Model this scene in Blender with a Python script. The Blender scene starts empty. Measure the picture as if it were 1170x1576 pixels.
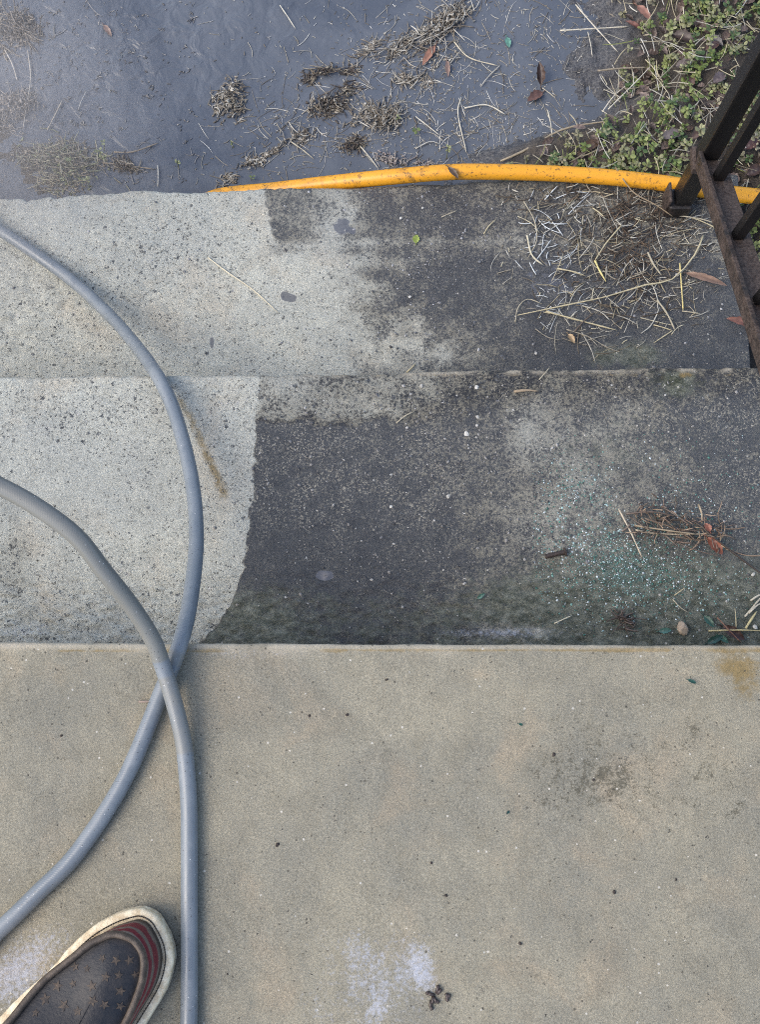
import bpy, bmesh, math, random
import numpy as np
from mathutils import Vector, Matrix
from mathutils.bvhtree import BVHTree

# ------------------------------------------------------------------ camera, sky, sun
S = bpy.context.scene
COL = S.collection
FPX, HCAM, TH = 1760.0, 1.2, math.radians(11.2)
CT, ST = math.cos(TH), math.sin(TH)
cam_d = bpy.data.cameras.new('camera')
cam = bpy.data.objects.new('camera', cam_d); COL.objects.link(cam)
cam.location = (0, 0, HCAM); cam.rotation_euler = (TH, 0, 0)
cam_d.sensor_fit = 'VERTICAL'; cam_d.sensor_height = 36.0
cam_d.lens = FPX / 1576 * 36.0
cam_d.clip_start = 0.02; cam_d.clip_end = 500
S.camera = cam
SUN_EL, SUN_AZ = math.radians(50), math.radians(-105)      # azimuth from +Y towards +X
w = bpy.data.worlds.new('World'); S.world = w; w.use_nodes = True
sky = w.node_tree.nodes.new('ShaderNodeTexSky'); sky.sky_type = 'NISHITA'
sky.sun_disc = False; sky.sun_elevation = SUN_EL; sky.sun_rotation = SUN_AZ
sky.air_density = 0.9; sky.dust_density = 2.5; sky.ozone_density = 0.3
bg = w.node_tree.nodes['Background']; bg.inputs['Strength'].default_value = 0.15
w.node_tree.links.new(sky.outputs[0], bg.inputs[0])
sd = bpy.data.lights.new('sun', 'SUN'); sd.energy = 0.62; sd.angle = math.radians(42); sd.color = (1, 0.965, 0.84)
so = bpy.data.objects.new('sun', sd); COL.objects.link(so)
dirv = Vector((math.sin(SUN_AZ) * math.cos(SUN_EL), math.cos(SUN_AZ) * math.cos(SUN_EL), math.sin(SUN_EL)))
so.rotation_euler = dirv.to_track_quat('Z', 'Y').to_euler(); so.location = dirv * 20
S.view_settings.view_transform = 'Standard'; S.view_settings.look = 'None'
S.view_settings.exposure = 1.2; S.view_settings.gamma = 1.0

S.cycles.use_denoising = False; S.cycles.filter_width = 1.05
random.seed(7); RS = np.random.RandomState(11)
Z1, Z2, Z3, ZW = 0.0, -0.17, -0.34, -0.425           # landing, middle tread, low tread, water

# ------------------------------------------------------------------ helpers
def P(px, py, z):
    """point of the place at height z that the photograph shows at (px, py)"""
    x = (px - 585) / FPX; y = (788 - py) / FPX
    d = (x, y * CT + ST, y * ST - CT); t = (z - HCAM) / d[2]
    return Vector((d[0] * t, d[1] * t, z))

def chart(X, Y, Z):
    """map coordinates in which the stains were surveyed"""
    Zr = Z - HCAM; yc = Y * CT + Zr * ST; zc = np.minimum(-Y * ST + Zr * CT, -0.05)
    return 585 + FPX * X / -zc, 788 - FPX * yc / -zc

_tab = RS.rand(256, 256)
def vnoise(x, y):
    xi = np.floor(x).astype(int); yi = np.floor(y).astype(int)
    fx = x - xi; fy = y - yi; fx = fx * fx * (3 - 2 * fx); fy = fy * fy * (3 - 2 * fy)
    a = _tab[xi & 255, yi & 255]; b = _tab[(xi + 1) & 255, yi & 255]
    c = _tab[xi & 255, (yi + 1) & 255]; d = _tab[(xi + 1) & 255, (yi + 1) & 255]
    return (a * (1 - fx) + b * fx) * (1 - fy) + (c * (1 - fx) + d * fx) * fy
def fbm(x, y, o=4, s=0.0):
    r = 0; a = 0.5; t = 0
    for k in range(o):
        r = r + a * vnoise(x * 2 ** k + 17.3 * k + s, y * 2 ** k + 9.1 * k + s * 1.7); t += a; a *= 0.5
    return r / t
def sm(a, b, x):
    t = np.clip((x - a) / (b - a), 0, 1); return t * t * (3 - 2 * t)
def blob(px, py, cx, cy, rx, ry, ang=0):
    c, s = math.cos(ang), math.sin(ang); dx, dy = px - cx, py - cy
    u = (dx * c + dy * s) / rx; v = (-dx * s + dy * c) / ry
    return np.exp(-(u * u + v * v))
def interp(x, pts):
    return np.interp(x, [p[0] for p in pts], [p[1] for p in pts])

def tag(o, label=None, cat=None, group=None, kind=None):
    if label: o['label'] = label
    if cat: o['category'] = cat
    if group: o['group'] = group
    if kind: o['kind'] = kind
    return o
def empty(name, loc=(0, 0, 0), **k):
    o = bpy.data.objects.new(name, None); COL.objects.link(o); o.location = loc
    o.empty_display_size = 0.05
    return tag(o, **k)

class MB:
    """collects shapes and links them as one mesh object"""
    def __init__(s): s.v = []; s.f = []; s.c = []; s.mi = []; s.uv = {}
    def add(s, verts, faces, col=(0.5, 0.5, 0.5), mi=0):
        b = len(s.v); s.v.extend([tuple(q) for q in verts])
        if col and isinstance(col[0], (tuple, list)): s.c.extend(col)
        else: s.c.extend([col] * len(verts))
        for f in faces: s.f.append(tuple(b + i for i in f)); s.mi.append(mi)
        return b
    def tube(s, pts, r, n=6, col=(0.5, 0.5, 0.5), uv=False, mi=0, cap=True):
        pts = [Vector(p) for p in pts]; m = len(pts)
        rr = r if isinstance(r, (list, tuple)) else [r] * m
        vs = []; up = None; L = 0; ls = []; cc = []
        for i, p in enumerate(pts):
            t = (pts[min(i + 1, m - 1)] - pts[max(i - 1, 0)])
            t = t.normalized() if t.length > 1e-9 else Vector((1, 0, 0))
            if up is None:
                up = Vector((0, 0, 1)) if abs(t.z) < .9 else Vector((1, 0, 0))
            a = t.cross(up); a = a.normalized() if a.length > 1e-6 else t.orthogonal().normalized()
            b = a.cross(t); up = b
            if i: L += (p - pts[i - 1]).length
            ls.append(L)
            for k in range(n):
                q = 2 * math.pi * k / n
                vs.append(p + (a * math.cos(q) + b * math.sin(q)) * rr[i])
                cc.append(col[i] if isinstance(col[0], (tuple, list)) else col)
        fs = []
        base = len(s.v); f0 = len(s.f)
        for i in range(m - 1):
            for k in range(n):
                k2 = (k + 1) % n
                fs.append((i * n + k, i * n + k2, (i + 1) * n + k2, (i + 1) * n + k))
                if uv:
                    s.uv[f0 + len(fs) - 1] = [(k / n, ls[i]), ((k + 1) / n, ls[i]), ((k + 1) / n, ls[i + 1]), (k / n, ls[i + 1])]
        if cap:
            fs.append(tuple(range(n - 1, -1, -1))); fs.append(tuple(range((m - 1) * n, m * n)))
        s.add(vs, fs, cc, mi)
    def box(s, c, size, rot=None, col=(0.5, 0.5, 0.5), bevel=0.0, mi=0):
        bm = bmesh.new(); bmesh.ops.create_cube(bm, size=1)
        for v in bm.verts: v.co = Vector((v.co.x * size[0], v.co.y * size[1], v.co.z * size[2]))
        if bevel: bmesh.ops.bevel(bm, geom=bm.edges[:], offset=bevel, segments=2, profile=0.6, affect='EDGES')
        M = Matrix.Translation(Vector(c)) @ (rot.to_4x4() if rot else Matrix.Identity(4))
        bm.verts.index_update()
        s.add([M @ v.co for v in bm.verts], [[v.index for v in f.verts] for f in bm.faces], col, mi); bm.free()
    def build(s, name, mats, parent=None, smooth=False, sub=0):
        me = bpy.data.meshes.new(name); me.from_pydata(s.v, [], s.f); me.update()
        ca = me.color_attributes.new('Col', 'FLOAT_COLOR', 'POINT')
        arr = np.ones((len(s.v), 4), np.float32); arr[:, :3] = np.array(s.c, np.float32).reshape(-1, 3)
        ca.data.foreach_set('color', arr.ravel())
        if s.uv:
            ul = me.uv_layers.new(name='UVMap')
            for fi, us in s.uv.items():
                for li, q in zip(me.polygons[fi].loop_indices, us): ul.data[li].uv = q
        for m in (mats if isinstance(mats, (list, tuple)) else [mats]): me.materials.append(m)
        me.polygons.foreach_set('material_index', s.mi)
        if smooth: me.polygons.foreach_set('use_smooth', [True] * len(me.polygons))
        o = bpy.data.objects.new(name, me); COL.objects.link(o)
        if parent:
            o.parent = parent; o.matrix_parent_inverse = Matrix.Translation(-parent.location)
        if sub:
            md = o.modifiers.new('sub', 'SUBSURF'); md.levels = sub; md.render_levels = sub
        return o

def spline(pts, step=0.006):
    pts = [Vector(p) for p in pts]; q = [pts[0] * 2 - pts[1]] + pts + [pts[-1] * 2 - pts[-2]]
    out = []
    for i in range(1, len(q) - 2):
        p0, p1, p2, p3 = q[i - 1:i + 3]
        n = max(2, int((p2 - p1).length / step))
        for k in range(n):
            t = k / n
            out.append(0.5 * ((2 * p1) + (p2 - p0) * t + (2 * p0 - 5 * p1 + 4 * p2 - p3) * t * t + (3 * p1 - p0 - 3 * p2 + p3) * t ** 3))
    out.append(pts[-1]); return out

# ------------------------------------------------------------------ materials
class N:
    def __init__(s, name):
        s.m = bpy.data.materials.new(name); s.m.use_nodes = True; s.t = s.m.node_tree
        s.b = s.t.nodes['Principled BSDF']
        s.co = s.t.nodes.new('ShaderNodeTexCoord').outputs['Object']
    def put(s, sock, v):
        if isinstance(v, bpy.types.NodeSocket): s.t.links.new(v, sock)
        elif isinstance(v, (tuple, list)) and sock.type == 'RGBA': sock.default_value = tuple(v)[:3] + (1,)
        else: sock.default_value = v
    def noise(s, scale, detail=4, rough=0.55, dist=0.0, co=None, out=0):
        n = s.t.nodes.new('ShaderNodeTexNoise'); s.put(n.inputs['Vector'], co or s.co)
        n.inputs['Scale'].default_value = scale; n.inputs['Detail'].default_value = detail
        n.inputs['Roughness'].default_value = rough; n.inputs['Distortion'].default_value = dist
        return n.outputs[out]
    def vor(s, scale, rnd=1.0, co=None, feature='F1'):
        n = s.t.nodes.new('ShaderNodeTexVoronoi'); n.feature = feature
        s.put(n.inputs['Vector'], co or s.co)
        n.inputs['Scale'].default_value = scale; n.inputs['Randomness'].default_value = rnd
        return n.outputs['Distance'], n.outputs['Color']
    def mp(s, scale=(1, 1, 1), rot=(0, 0, 0), co=None):
        n = s.t.nodes.new('ShaderNodeMapping'); s.put(n.inputs['Vector'], co or s.co)
        n.inputs['Scale'].default_value = scale; n.inputs['Rotation'].default_value = rot; return n.outputs[0]
    def ramp(s, v, a, b, lo=0.0, hi=1.0):
        n = s.t.nodes.new('ShaderNodeMapRange'); n.interpolation_type = 'SMOOTHSTEP'
        s.put(n.inputs[0], v); n.inputs[1].default_value = a; n.inputs[2].default_value = b
        n.inputs[3].default_value = lo; n.inputs[4].default_value = hi; return n.outputs[0]
    def math(s, op, a, b=0.0, c=0.0):
        n = s.t.nodes.new('ShaderNodeMath'); n.operation = op
        s.put(n.inputs[0], a); s.put(n.inputs[1], b); s.put(n.inputs[2], c); return n.outputs[0]
    def mix(s, f, a, b, mode='MIX'):
        n = s.t.nodes.new('ShaderNodeMix'); n.data_type = 'RGBA'; n.blend_type = mode
        s.put(n.inputs[0], f); s.put(n.inputs[6], a); s.put(n.inputs[7], b); return n.outputs[2]
    def mixf(s, f, a, b):
        n = s.t.nodes.new('ShaderNodeMix'); n.data_type = 'FLOAT'
        s.put(n.inputs[0], f); s.put(n.inputs[2], a); s.put(n.inputs[3], b); return n.outputs[0]
    def attr(s, name, out='Fac'):
        n = s.t.nodes.new('ShaderNodeAttribute'); n.attribute_name = name; return n.outputs[out]
    def bump(s, h, strength=0.5, dist=0.002, nrm=None):
        n = s.t.nodes.new('ShaderNodeBump'); s.put(n.inputs['Height'], h)
        n.inputs['Strength'].default_value = strength; n.inputs['Distance'].default_value = dist
        if nrm: s.put(n.inputs['Normal'], nrm)
        return n.outputs[0]
    def out(s, col, rough, nrm=None, spec=0.5, **k):
        s.put(s.b.inputs['Base Color'], col); s.put(s.b.inputs['Roughness'], rough)
        s.put(s.b.inputs['Specular IOR Level'], spec)
        if nrm: s.put(s.b.inputs['Normal'], nrm)
        for a, v in k.items(): s.put(s.b.inputs[a.replace('_', ' ')], v)
        return s.m

def concrete(name, ca, cb, warm, grain, bump_s):
    n = N(name)
    big = n.noise(7, 6, 0.6); mid = n.noise(38, 5, 0.6, 0.4); fine = n.noise(900, 3, 0.75); grit = n.noise(420, 5, 0.8)
    col = n.mix(n.ramp(big, .3, .7), ca, cb)
    col = n.mix(n.math('MULTIPLY', n.ramp(n.noise(11, 5, .6, .5), .5, .72), .55), col, warm)
    col = n.mix(n.math('MULTIPLY', n.ramp(n.noise(17, 5, .65, .3), .48, .70), .30), col, tuple(q * .72 for q in cb))
    col = n.mix(n.math('MULTIPLY', n.ramp(mid, .42, .72), .42), col, tuple(q * .66 for q in ca))
    col = n.mix(1.0, col, n.mix(n.ramp(fine, .3, .7), (1 - grain,) * 3, (1 + grain * .8,) * 3), 'MULTIPLY')
    col = n.mix(1.0, col, n.mix(n.ramp(grit, .35, .65), (1 - grain * .7,) * 3, (1 + grain * .5,) * 3), 'MULTIPLY')
    # grime skin
    dirt = n.attr('dirt')
    spk = n.noise(240, 6, .78); spk2 = n.noise(42, 5, .65)
    dm = n.math('ADD', dirt, n.math('MULTIPLY', n.math('SUBTRACT', spk, .5), 1.9))
    dm = n.math('ADD', dm, n.math('MULTIPLY', n.math('SUBTRACT', spk2, .5), .8))
    dm = n.ramp(dm, .32, .66)
    col = n.mix(n.ramp(dirt, .2, .6), col, n.mix(n.noise(300, 3, .7), (.105, .099, .08), (.265, .246, .19)))
    dcol = n.mix(n.ramp(n.noise(60, 5, .7), .3, .7), (.011, .014, .022), (.032, .035, .042))
    dcol = n.mix(n.math('MULTIPLY', n.ramp(n.noise(380, 5, .8), .52, .60), n.math('MULTIPLY', n.attr('fleck'), n.ramp(n.noise(24, 4, .7), .38, .60, .12, .95))), dcol, (.34, .315, .25))
    col = n.mix(n.math('MULTIPLY', dm, .95), col, dcol)
    # moss film
    gm = n.ramp(n.math('ADD', n.attr('green'), n.math('MULTIPLY', n.math('SUBTRACT', n.noise(85, 5, .75), .5), 1.1)), .35, .8)
    gcol = n.mix(n.ramp(n.noise(1.0, 9, .82, co=n.mp((75, 115, 75))), .36, .72), (.030, .037, .020), (.215, .225, .18))
    col = n.mix(gm, col, gcol)
    tm = n.ramp(n.math('ADD', n.attr('teal'), n.math('MULTIPLY', n.math('SUBTRACT', n.noise(170, 4, .8), .5), 1.4)), .5, .9)
    col = n.mix(n.math('MULTIPLY', tm, .8), col, n.mix(n.noise(200, 2), (.02, .075, .06), (.11, .20, .19)))
    rm = n.ramp(n.math('ADD', n.attr('rust'), n.math('MULTIPLY', n.math('SUBTRACT', n.noise(95, 5, .75), .5), 1.0)), .35, .8)
    col = n.mix(n.math('MULTIPLY', rm, .8), col, n.mix(n.noise(150, 4), (.11, .085, .035), (.30, .205, .075)))
    wm = n.ramp(n.math('ADD', n.attr('white'), n.math('MULTIPLY', n.math('SUBTRACT', n.noise(200, 6, .8), .5), 2.4)), .42, 1.1)
    col = n.mix(n.math('MULTIPLY', wm, .62), col, (.47, .50, .58))
    pm = n.math('ADD', n.math('MULTIPLY', n.attr('spot'), .60), n.math('MULTIPLY', n.math('SUBTRACT', n.noise(360, 6, .82), .5), 2.2))
    pm = n.ramp(n.math('ADD', pm, n.math('MULTIPLY', n.math('SUBTRACT', n.noise(70, 4, .7), .5), 1.7)), .55, .78)
    col = n.mix(n.math('MULTIPLY', pm, .7), col, (.07, .064, .044))
    # exposed aggregate
    wco = n.t.nodes.new('ShaderNodeVectorMath'); wco.operation = 'MULTIPLY_ADD'
    n.put(wco.inputs[0], n.noise(300, 3, .7, out=1)); wco.inputs[1].default_value = (.011,) * 3; n.put(wco.inputs[2], n.co)
    wv = wco.outputs[0]
    hgt = n.math('ADD', n.math('MULTIPLY', fine, .35), n.math('MULTIPLY', grit, .8))
    for sc, thr, rad in ((130, .90, .30), (250, .80, .36), (470, .78, .42)):
        d, c = n.vor(sc, 1.0, wv)
        sp = n.t.nodes.new('ShaderNodeSeparateColor'); n.put(sp.inputs[0], c)
        sel = n.math('GREATER_THAN', n.math('ADD', sp.outputs[0], n.math('MULTIPLY', n.math('SUBTRACT', n.attr('chip'), .5), .5)), thr + .08)
        rr = n.math('MULTIPLY', rad, n.math('ADD', n.math('MULTIPLY', sp.outputs[1], .8), .45))
        m = n.math('MULTIPLY', sel, n.math('LESS_THAN', d, rr))
        m = n.math('MULTIPLY', m, n.math('GREATER_THAN', n.attr('chip'), .02))
        ccol = n.mix(sp.outputs[2], (.035, .042, .055), (.13, .14, .15))
        ccol = n.mix(n.math('GREATER_THAN', sp.outputs[2], .87), ccol, (.55, .54, .50))
        col = n.mix(n.math('MULTIPLY', m, .85), col, ccol)
        hgt = n.math('ADD', hgt, n.math('MULTIPLY', m, -.6 if sc < 200 else .5))
    # pin holes
    d, c = n.vor(130, 1.0, wv); sp = n.t.nodes.new('ShaderNodeSeparateColor'); n.put(sp.inputs[0], c)
    hole = n.math('MULTIPLY', n.math('GREATER_THAN', sp.outputs[0], .80), n.math('LESS_THAN', d, n.math('MULTIPLY', sp.outputs[1], .16)))
    col = n.mix(n.math('MULTIPLY', hole, .85), col, (.03, .028, .025))
    hgt = n.math('SUBTRACT', hgt, hole)
    col = n.mix(n.attr('pale'), col, n.mix(n.noise(160, 4, .7), (.34, .30, .22), (.62, .56, .45)))
    d, c = n.vor(260, 1.0); sp = n.t.nodes.new('ShaderNodeSeparateColor'); n.put(sp.inputs[0], c)
    h2 = n.math('MULTIPLY', n.math('GREATER_THAN', sp.outputs[0], .86), n.math('LESS_THAN', d, n.math('MULTIPLY', sp.outputs[1], .34)))
    col = n.mix(n.math('MULTIPLY', h2, .7), col, n.mix(n.math('GREATER_THAN', sp.outputs[2], .88), (.06, .055, .045), (.58, .55, .48)))
    wet = n.ramp(n.math('ADD', n.attr('wet'), n.math('MULTIPLY', n.math('SUBTRACT', spk2, .5), .7)), .3, .75)
    pud = n.attr('puddle')
    pudm = n.ramp(n.math('ADD', pud, n.math('MULTIPLY', n.math('SUBTRACT', n.noise(70, 5, .7), .5), .5)), .48, .56)
    col = n.mix(n.math('MULTIPLY', pudm, .85), col, (.085, .088, .098))
    rough = n.mixf(wet, .9, n.mixf(n.ramp(n.noise(210, 3), .35, .65), .22, .55))
    rough = n.mixf(pudm, rough, .05)
    b = n.t.nodes.new('ShaderNodeBump'); n.put(b.inputs['Height'], hgt); b.inputs['Distance'].default_value = .0026
    n.put(b.inputs['Strength'], n.mixf(pudm, bump_s, .02))
    return n.out(col, rough, b.outputs[0], spec=n.mixf(wet, .25, .5), Coat_Weight=n.math('MULTIPLY', wet, .55), Coat_Roughness=.14, Coat_IOR=1.45, Coat_Normal=b.outputs[0])

M_land = concrete('landing_concrete', (.312, .284, .210), (.228, .216, .172), (.355, .288, .198), .29, .55)
M_step = concrete('step_concrete', (.53, .53, .455), (.43, .437, .39), (.50, .445, .345), .28, 1.0)

def litter(name, rough=.7, spec=.35, var=.5, sc=120, trans=0.0):
    n = N(name); c = n.attr('Col', 'Color')
    v = n.noise(sc, 4, .7)
    col = n.mix(1.0, c, n.mix(v, (1 - var,) * 3, (1 + var,) * 3), 'MULTIPLY')
    return n.out(col, rough, n.bump(v, .4, .001), spec)
M_straw = litter('dry_straw', .75, .3, .45, 160)
M_wet = litter('wet_litter', .45, .5, .5, 220)
M_leaf = litter('leaf_surface', .42, .5, .45, 140)
M_green = litter('weed_leaf', .5, .45, .4, 90)
M_grit = litter('grit_stone', .6, .4, .4, 500)

n = N('murky_water')
big = n.noise(5, 4, .6, .6); rip = n.noise(26, 3, .5, .8); 
col = n.mix(n.ramp(big, .3, .7), (.078, .090, .110), (.122, .134, .152))
col = n.mix(n.math('MULTIPLY', n.ramp(n.noise(60, 5, .7), .55, .75), .25), col, (.16, .175, .20))
hh = n.math('ADD', n.math('MULTIPLY', rip, n.attr('ripple')), n.math('MULTIPLY', n.noise(140, 4, .65), .05))
M_water = n.out(col, n.ramp(n.noise(40, 4, .7), .35, .7, .03, .14), n.bump(hh, .8, .016), .5, IOR=1.33)

n = N('wet_soil')
sc_ = n.noise(30, 6, .7); f_ = n.noise(240, 4, .75)
col = n.mix(n.ramp(sc_, .3, .7), (.030, .025, .021), (.085, .070, .054))
grav = n.mix(n.ramp(f_, .35, .7), (.045, .047, .055), (.14, .14, .14))
col = n.mix(n.attr('gravel'), col, grav)
col = n.mix(n.math('MULTIPLY', n.ramp(f_, .56, .7), .5), col, (.16, .135, .10))
M_soil = n.out(col, n.ramp(n.noise(90, 3), .3, .7, .35, .8), n.bump(n.math('ADD', f_, sc_), .9, .004), .45)

n = N('rusty_iron')
rv = n.attr('Col', 'Fac'); r1 = n.noise(45, 6, .7); r2 = n.noise(260, 4, .75)
iron = n.mix(r2, (.006, .006, .006), (.018, .016, .015))
rust = n.mix(n.ramp(r2, .3, .7), (.026, .014, .010), (.105, .078, .063))
rm = n.ramp(n.math('ADD', rv, n.math('MULTIPLY', n.math('SUBTRACT', r1, .5), 1.1)), .35, .75)
col = n.mix(rm, iron, rust)
M_iron = n.out(col, n.mixf(rm, .38, .72), n.bump(n.math('ADD', r1, r2), .55, .0015), .5, Metallic=.15)

n = N('grey_hose_vinyl')
uv = n.t.nodes.new('ShaderNodeTexCoord').outputs['UV']
u1 = n.mp((16, 420, 1), (0, 0, .55), uv)
wv = n.t.nodes.new('ShaderNodeTexWave'); n.put(wv.inputs['Vector'], n.mp((8, 260, 1), (0, 0, 0), uv)); wv.inputs['Scale'].default_value = 1.0; wv.inputs['Distortion'].default_value = 1.2; wv.bands_direction = 'DIAGONAL'
dust = n.attr('Col', 'Fac'); hn = n.noise(28, 6, .7); hf = n.noise(300, 3, .7)
col = n.mix(n.ramp(hn, .35, .7), (.150, .172, .190), (.195, .217, .232))
col = n.mix(1.0, col, n.mix(wv.outputs[1], (.955,) * 3, (1.03,) * 3), 'MULTIPLY')
col = n.mix(n.math('MULTIPLY', n.ramp(n.math('ADD', dust, n.math('MULTIPLY', n.math('SUBTRACT', hn, .5), .7)), .3, .8), .85), col, (.185, .182, .158))
d, c = n.vor(170); 
col = n.mix(n.math('MULTIPLY', n.math('LESS_THAN', d, .10), .8), col, (.05, .045, .04))
d2, c2 = n.vor(130)
col = n.mix(n.math('MULTIPLY', n.math('LESS_THAN', d2, .07), .7), col, (.6, .6, .58))
M_hose = n.out(col, n.ramp(hn, .3, .7, .25, .5), n.bump(n.math('ADD', n.math('MULTIPLY', wv.outputs[1], .3), hf), .14, .0008), .5)

n = N('yellow_hose_vinyl')
hn = n.noise(55, 6, .75, .4); col = n.mix(n.noise(9, 3), (.66, .285, .014), (.72, .34, .022))
hn2 = n.noise(150, 5, .75); mud = n.math('ADD', n.math('MAXIMUM', n.ramp(hn, .60, .66), n.ramp(hn2, .575, .62)), n.math('MULTIPLY', n.attr('Col', 'Fac'), n.ramp(n.noise(90, 5, .7), .45, .6)))
col = n.mix(n.math('MINIMUM', n.math('MULTIPLY', mud, .8), .9), col, (.10, .060, .022))
M_yel = n.out(col, .38, n.bump(n.noise(200, 4), .2, .0008), .5)

def simple(name, a, b, rough, sc=60, spec=.4, bs=.4, dist=.001):
    n = N(name); v = n.noise(sc, 6, .7)
    return n.out(n.mix(n.ramp(v, .3, .7), a, b), rough, n.bump(n.noise(sc * 6, 4, .7), bs, dist), spec)
M_sole = simple('cream_rubber', (.50, .39, .24), (.82, .72, .52), .6, 120)
M_seam = simple('dark_leather', (.050, .038, .028), (.115, .088, .065), .55, 120, .4, .6)
M_panel = simple('navy_leather', (.006, .008, .012), (.028, .025, .024), .5, 60, .45, .5)
M_star = simple('faded_tan_print', (.014, .013, .014), (.105, .075, .050), .6, 260)
M_thread = simple('dark_thread', (.03, .025, .02), (.10, .08, .06), .8, 300)
M_lace = simple('grey_lace', (.10, .085, .09), (.22, .19, .19), .85, 300)
M_vamp = litter('striped_canvas', .6, .35, .4, 170)
M_bolt = simple('rusted_steel', (.014, .009, .008), (.05, .034, .028), .6, 250, .5, .6)

# ------------------------------------------------------------------ concrete stairs
STAIR = empty('concrete_steps', (0, 0.45, Z3), label='worn concrete entrance steps, half washed pale and half coated in wet dark grime', cat='steps')
XR = 0.522
def axis(parts):
    out = []
    for a, b, st in parts:
        k = max(1, int(round((b - a) / st))); out += list(np.linspace(a, b, k, endpoint=False))
    out.append(parts[-1][1]); return np.array(out)
XS = axis([(-1.6, -.66, .03), (-.66, XR, .0021)])

def tread(name, mat, z, yback, front, disp, attrs, vstep=.0021, rnose=.007, hr=.17, wob=.0025, edge_rough=None):
    """a slab top with a worn nosing and a riser; front(x) gives the nosing line"""
    nx = len(XS); yf = front(XS)
    yf = yf + (fbm(XS * 9 + 3 + z * 40, XS * 0 + 5.5, 4) - .5) * wob * 4 + (fbm(XS * 130 + z * 9, XS * 0 + .3, 3) - .5) * wob * 1.2
    if edge_rough is not None: yf = yf + edge_rough(XS)
    L = float(np.mean(yf)) - yback
    tv = np.concatenate([np.linspace(0, 1, int(L / vstep))])
    rows_y = []; rows_z = []
    for t in tv:
        rows_y.append(yback + (yf - rnose - yback) * t); rows_z.append(np.full(nx, z))
    for a in np.linspace(0, math.pi / 2, 6)[1:]:
        rows_y.append(yf - rnose + rnose * math.sin(a)); rows_z.append(np.full(nx, z - rnose + rnose * math.cos(a)))
    for q in np.linspace(0, 1, 14)[1:]:
        rows_y.append(yf + 0 * q); rows_z.append(np.full(nx, z - rnose - (hr - rnose) * q))
    Y = np.array(rows_y); Zz = np.array(rows_z); X = np.repeat(XS[None, :], len(Y), 0).copy()
    nt = len(tv)
    px, py = chart(X, Y, Zz)
    D = disp(X, Y, px, py)
    wgt = np.ones(len(Y)); wgt[nt:] = .5; Zd = Zz.copy()
    Zd[:nt + 5] += D[:nt + 5] * wgt[:nt + 5, None]
    Y2 = Y.copy(); Y2[nt + 5:] += D[nt + 5:] * .5
    A = attrs(X, Y, px, py)
    nr = len(Y)
    verts = np.stack([X, Y2, Zd], -1).reshape(-1, 3)
    i = np.arange(nr - 1)[:, None] * nx + np.arange(nx - 1)[None, :]
    faces = np.stack([i, i + 1, i + nx + 1, i + nx], -1).reshape(-1, 4)
    # right side wall
    nb = len(verts); zlow = z - hr
    side_top = [(r * nx + nx - 1) for r in range(nt + 5)]
    sv = [(XR, verts[k][1], zlow) for k in side_top]
    extra = [(side_top[k], nb + k, nb + k + 1, side_top[k + 1]) for k in range(len(side_top) - 1)]
    verts = np.concatenate([verts, np.array(sv)]); faces = np.concatenate([faces, np.array(extra)])
    me = bpy.data.meshes.new(name)
    me.vertices.add(len(verts)); me.vertices.foreach_set('co', verts.ravel())
    me.loops.add(faces.size); me.loops.foreach_set('vertex_index', faces.ravel().astype(np.int32))
    me.polygons.add(len(faces)); me.polygons.foreach_set('loop_start', np.arange(0, faces.size, 4, dtype=np.int32))
    me.polygons.foreach_set('use_smooth', np.ones(len(faces), bool))
    me.update(calc_edges=True); me.validate()
    for k in ('dirt', 'fleck', 'green', 'teal', 'rust', 'white', 'spot', 'chip', 'wet', 'puddle', 'pale'):
        at = me.attributes.new(k, 'FLOAT', 'POINT')
        v = np.zeros(len(verts), np.float32)
        if k in A: v[:nb] = np.clip(A[k], -1, 2).reshape(-1)
        at.data.foreach_set('value', v)
    me.materials.append(mat)
    o = bpy.data.objects.new(name, me); COL.objects.link(o)
    o.parent = STAIR; o.matrix_parent_inverse = Matrix.Translation(-STAIR.location)
    return o

def line(pts, z):
    q = [P(a, b, z) for a, b in pts]; xs = [p.x for p in q]; ys = [p.y for p in q]
    return lambda x: np.interp(x, xs, ys)
f1 = line([(-1500, 988), (0, 988), (585, 991), (1170, 993), (1500, 994)], Z1)
f2 = line([(-1500, 583), (0, 578), (300, 577), (600, 573), (830, 568), (1170, 563), (1400, 560)], Z2)
f3 = line([(-1500, 325), (0, 303), (60, 301), (200, 293), (400, 290), (560, 284), (740, 278), (900, 273), (1140, 268)], Z3)

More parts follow.
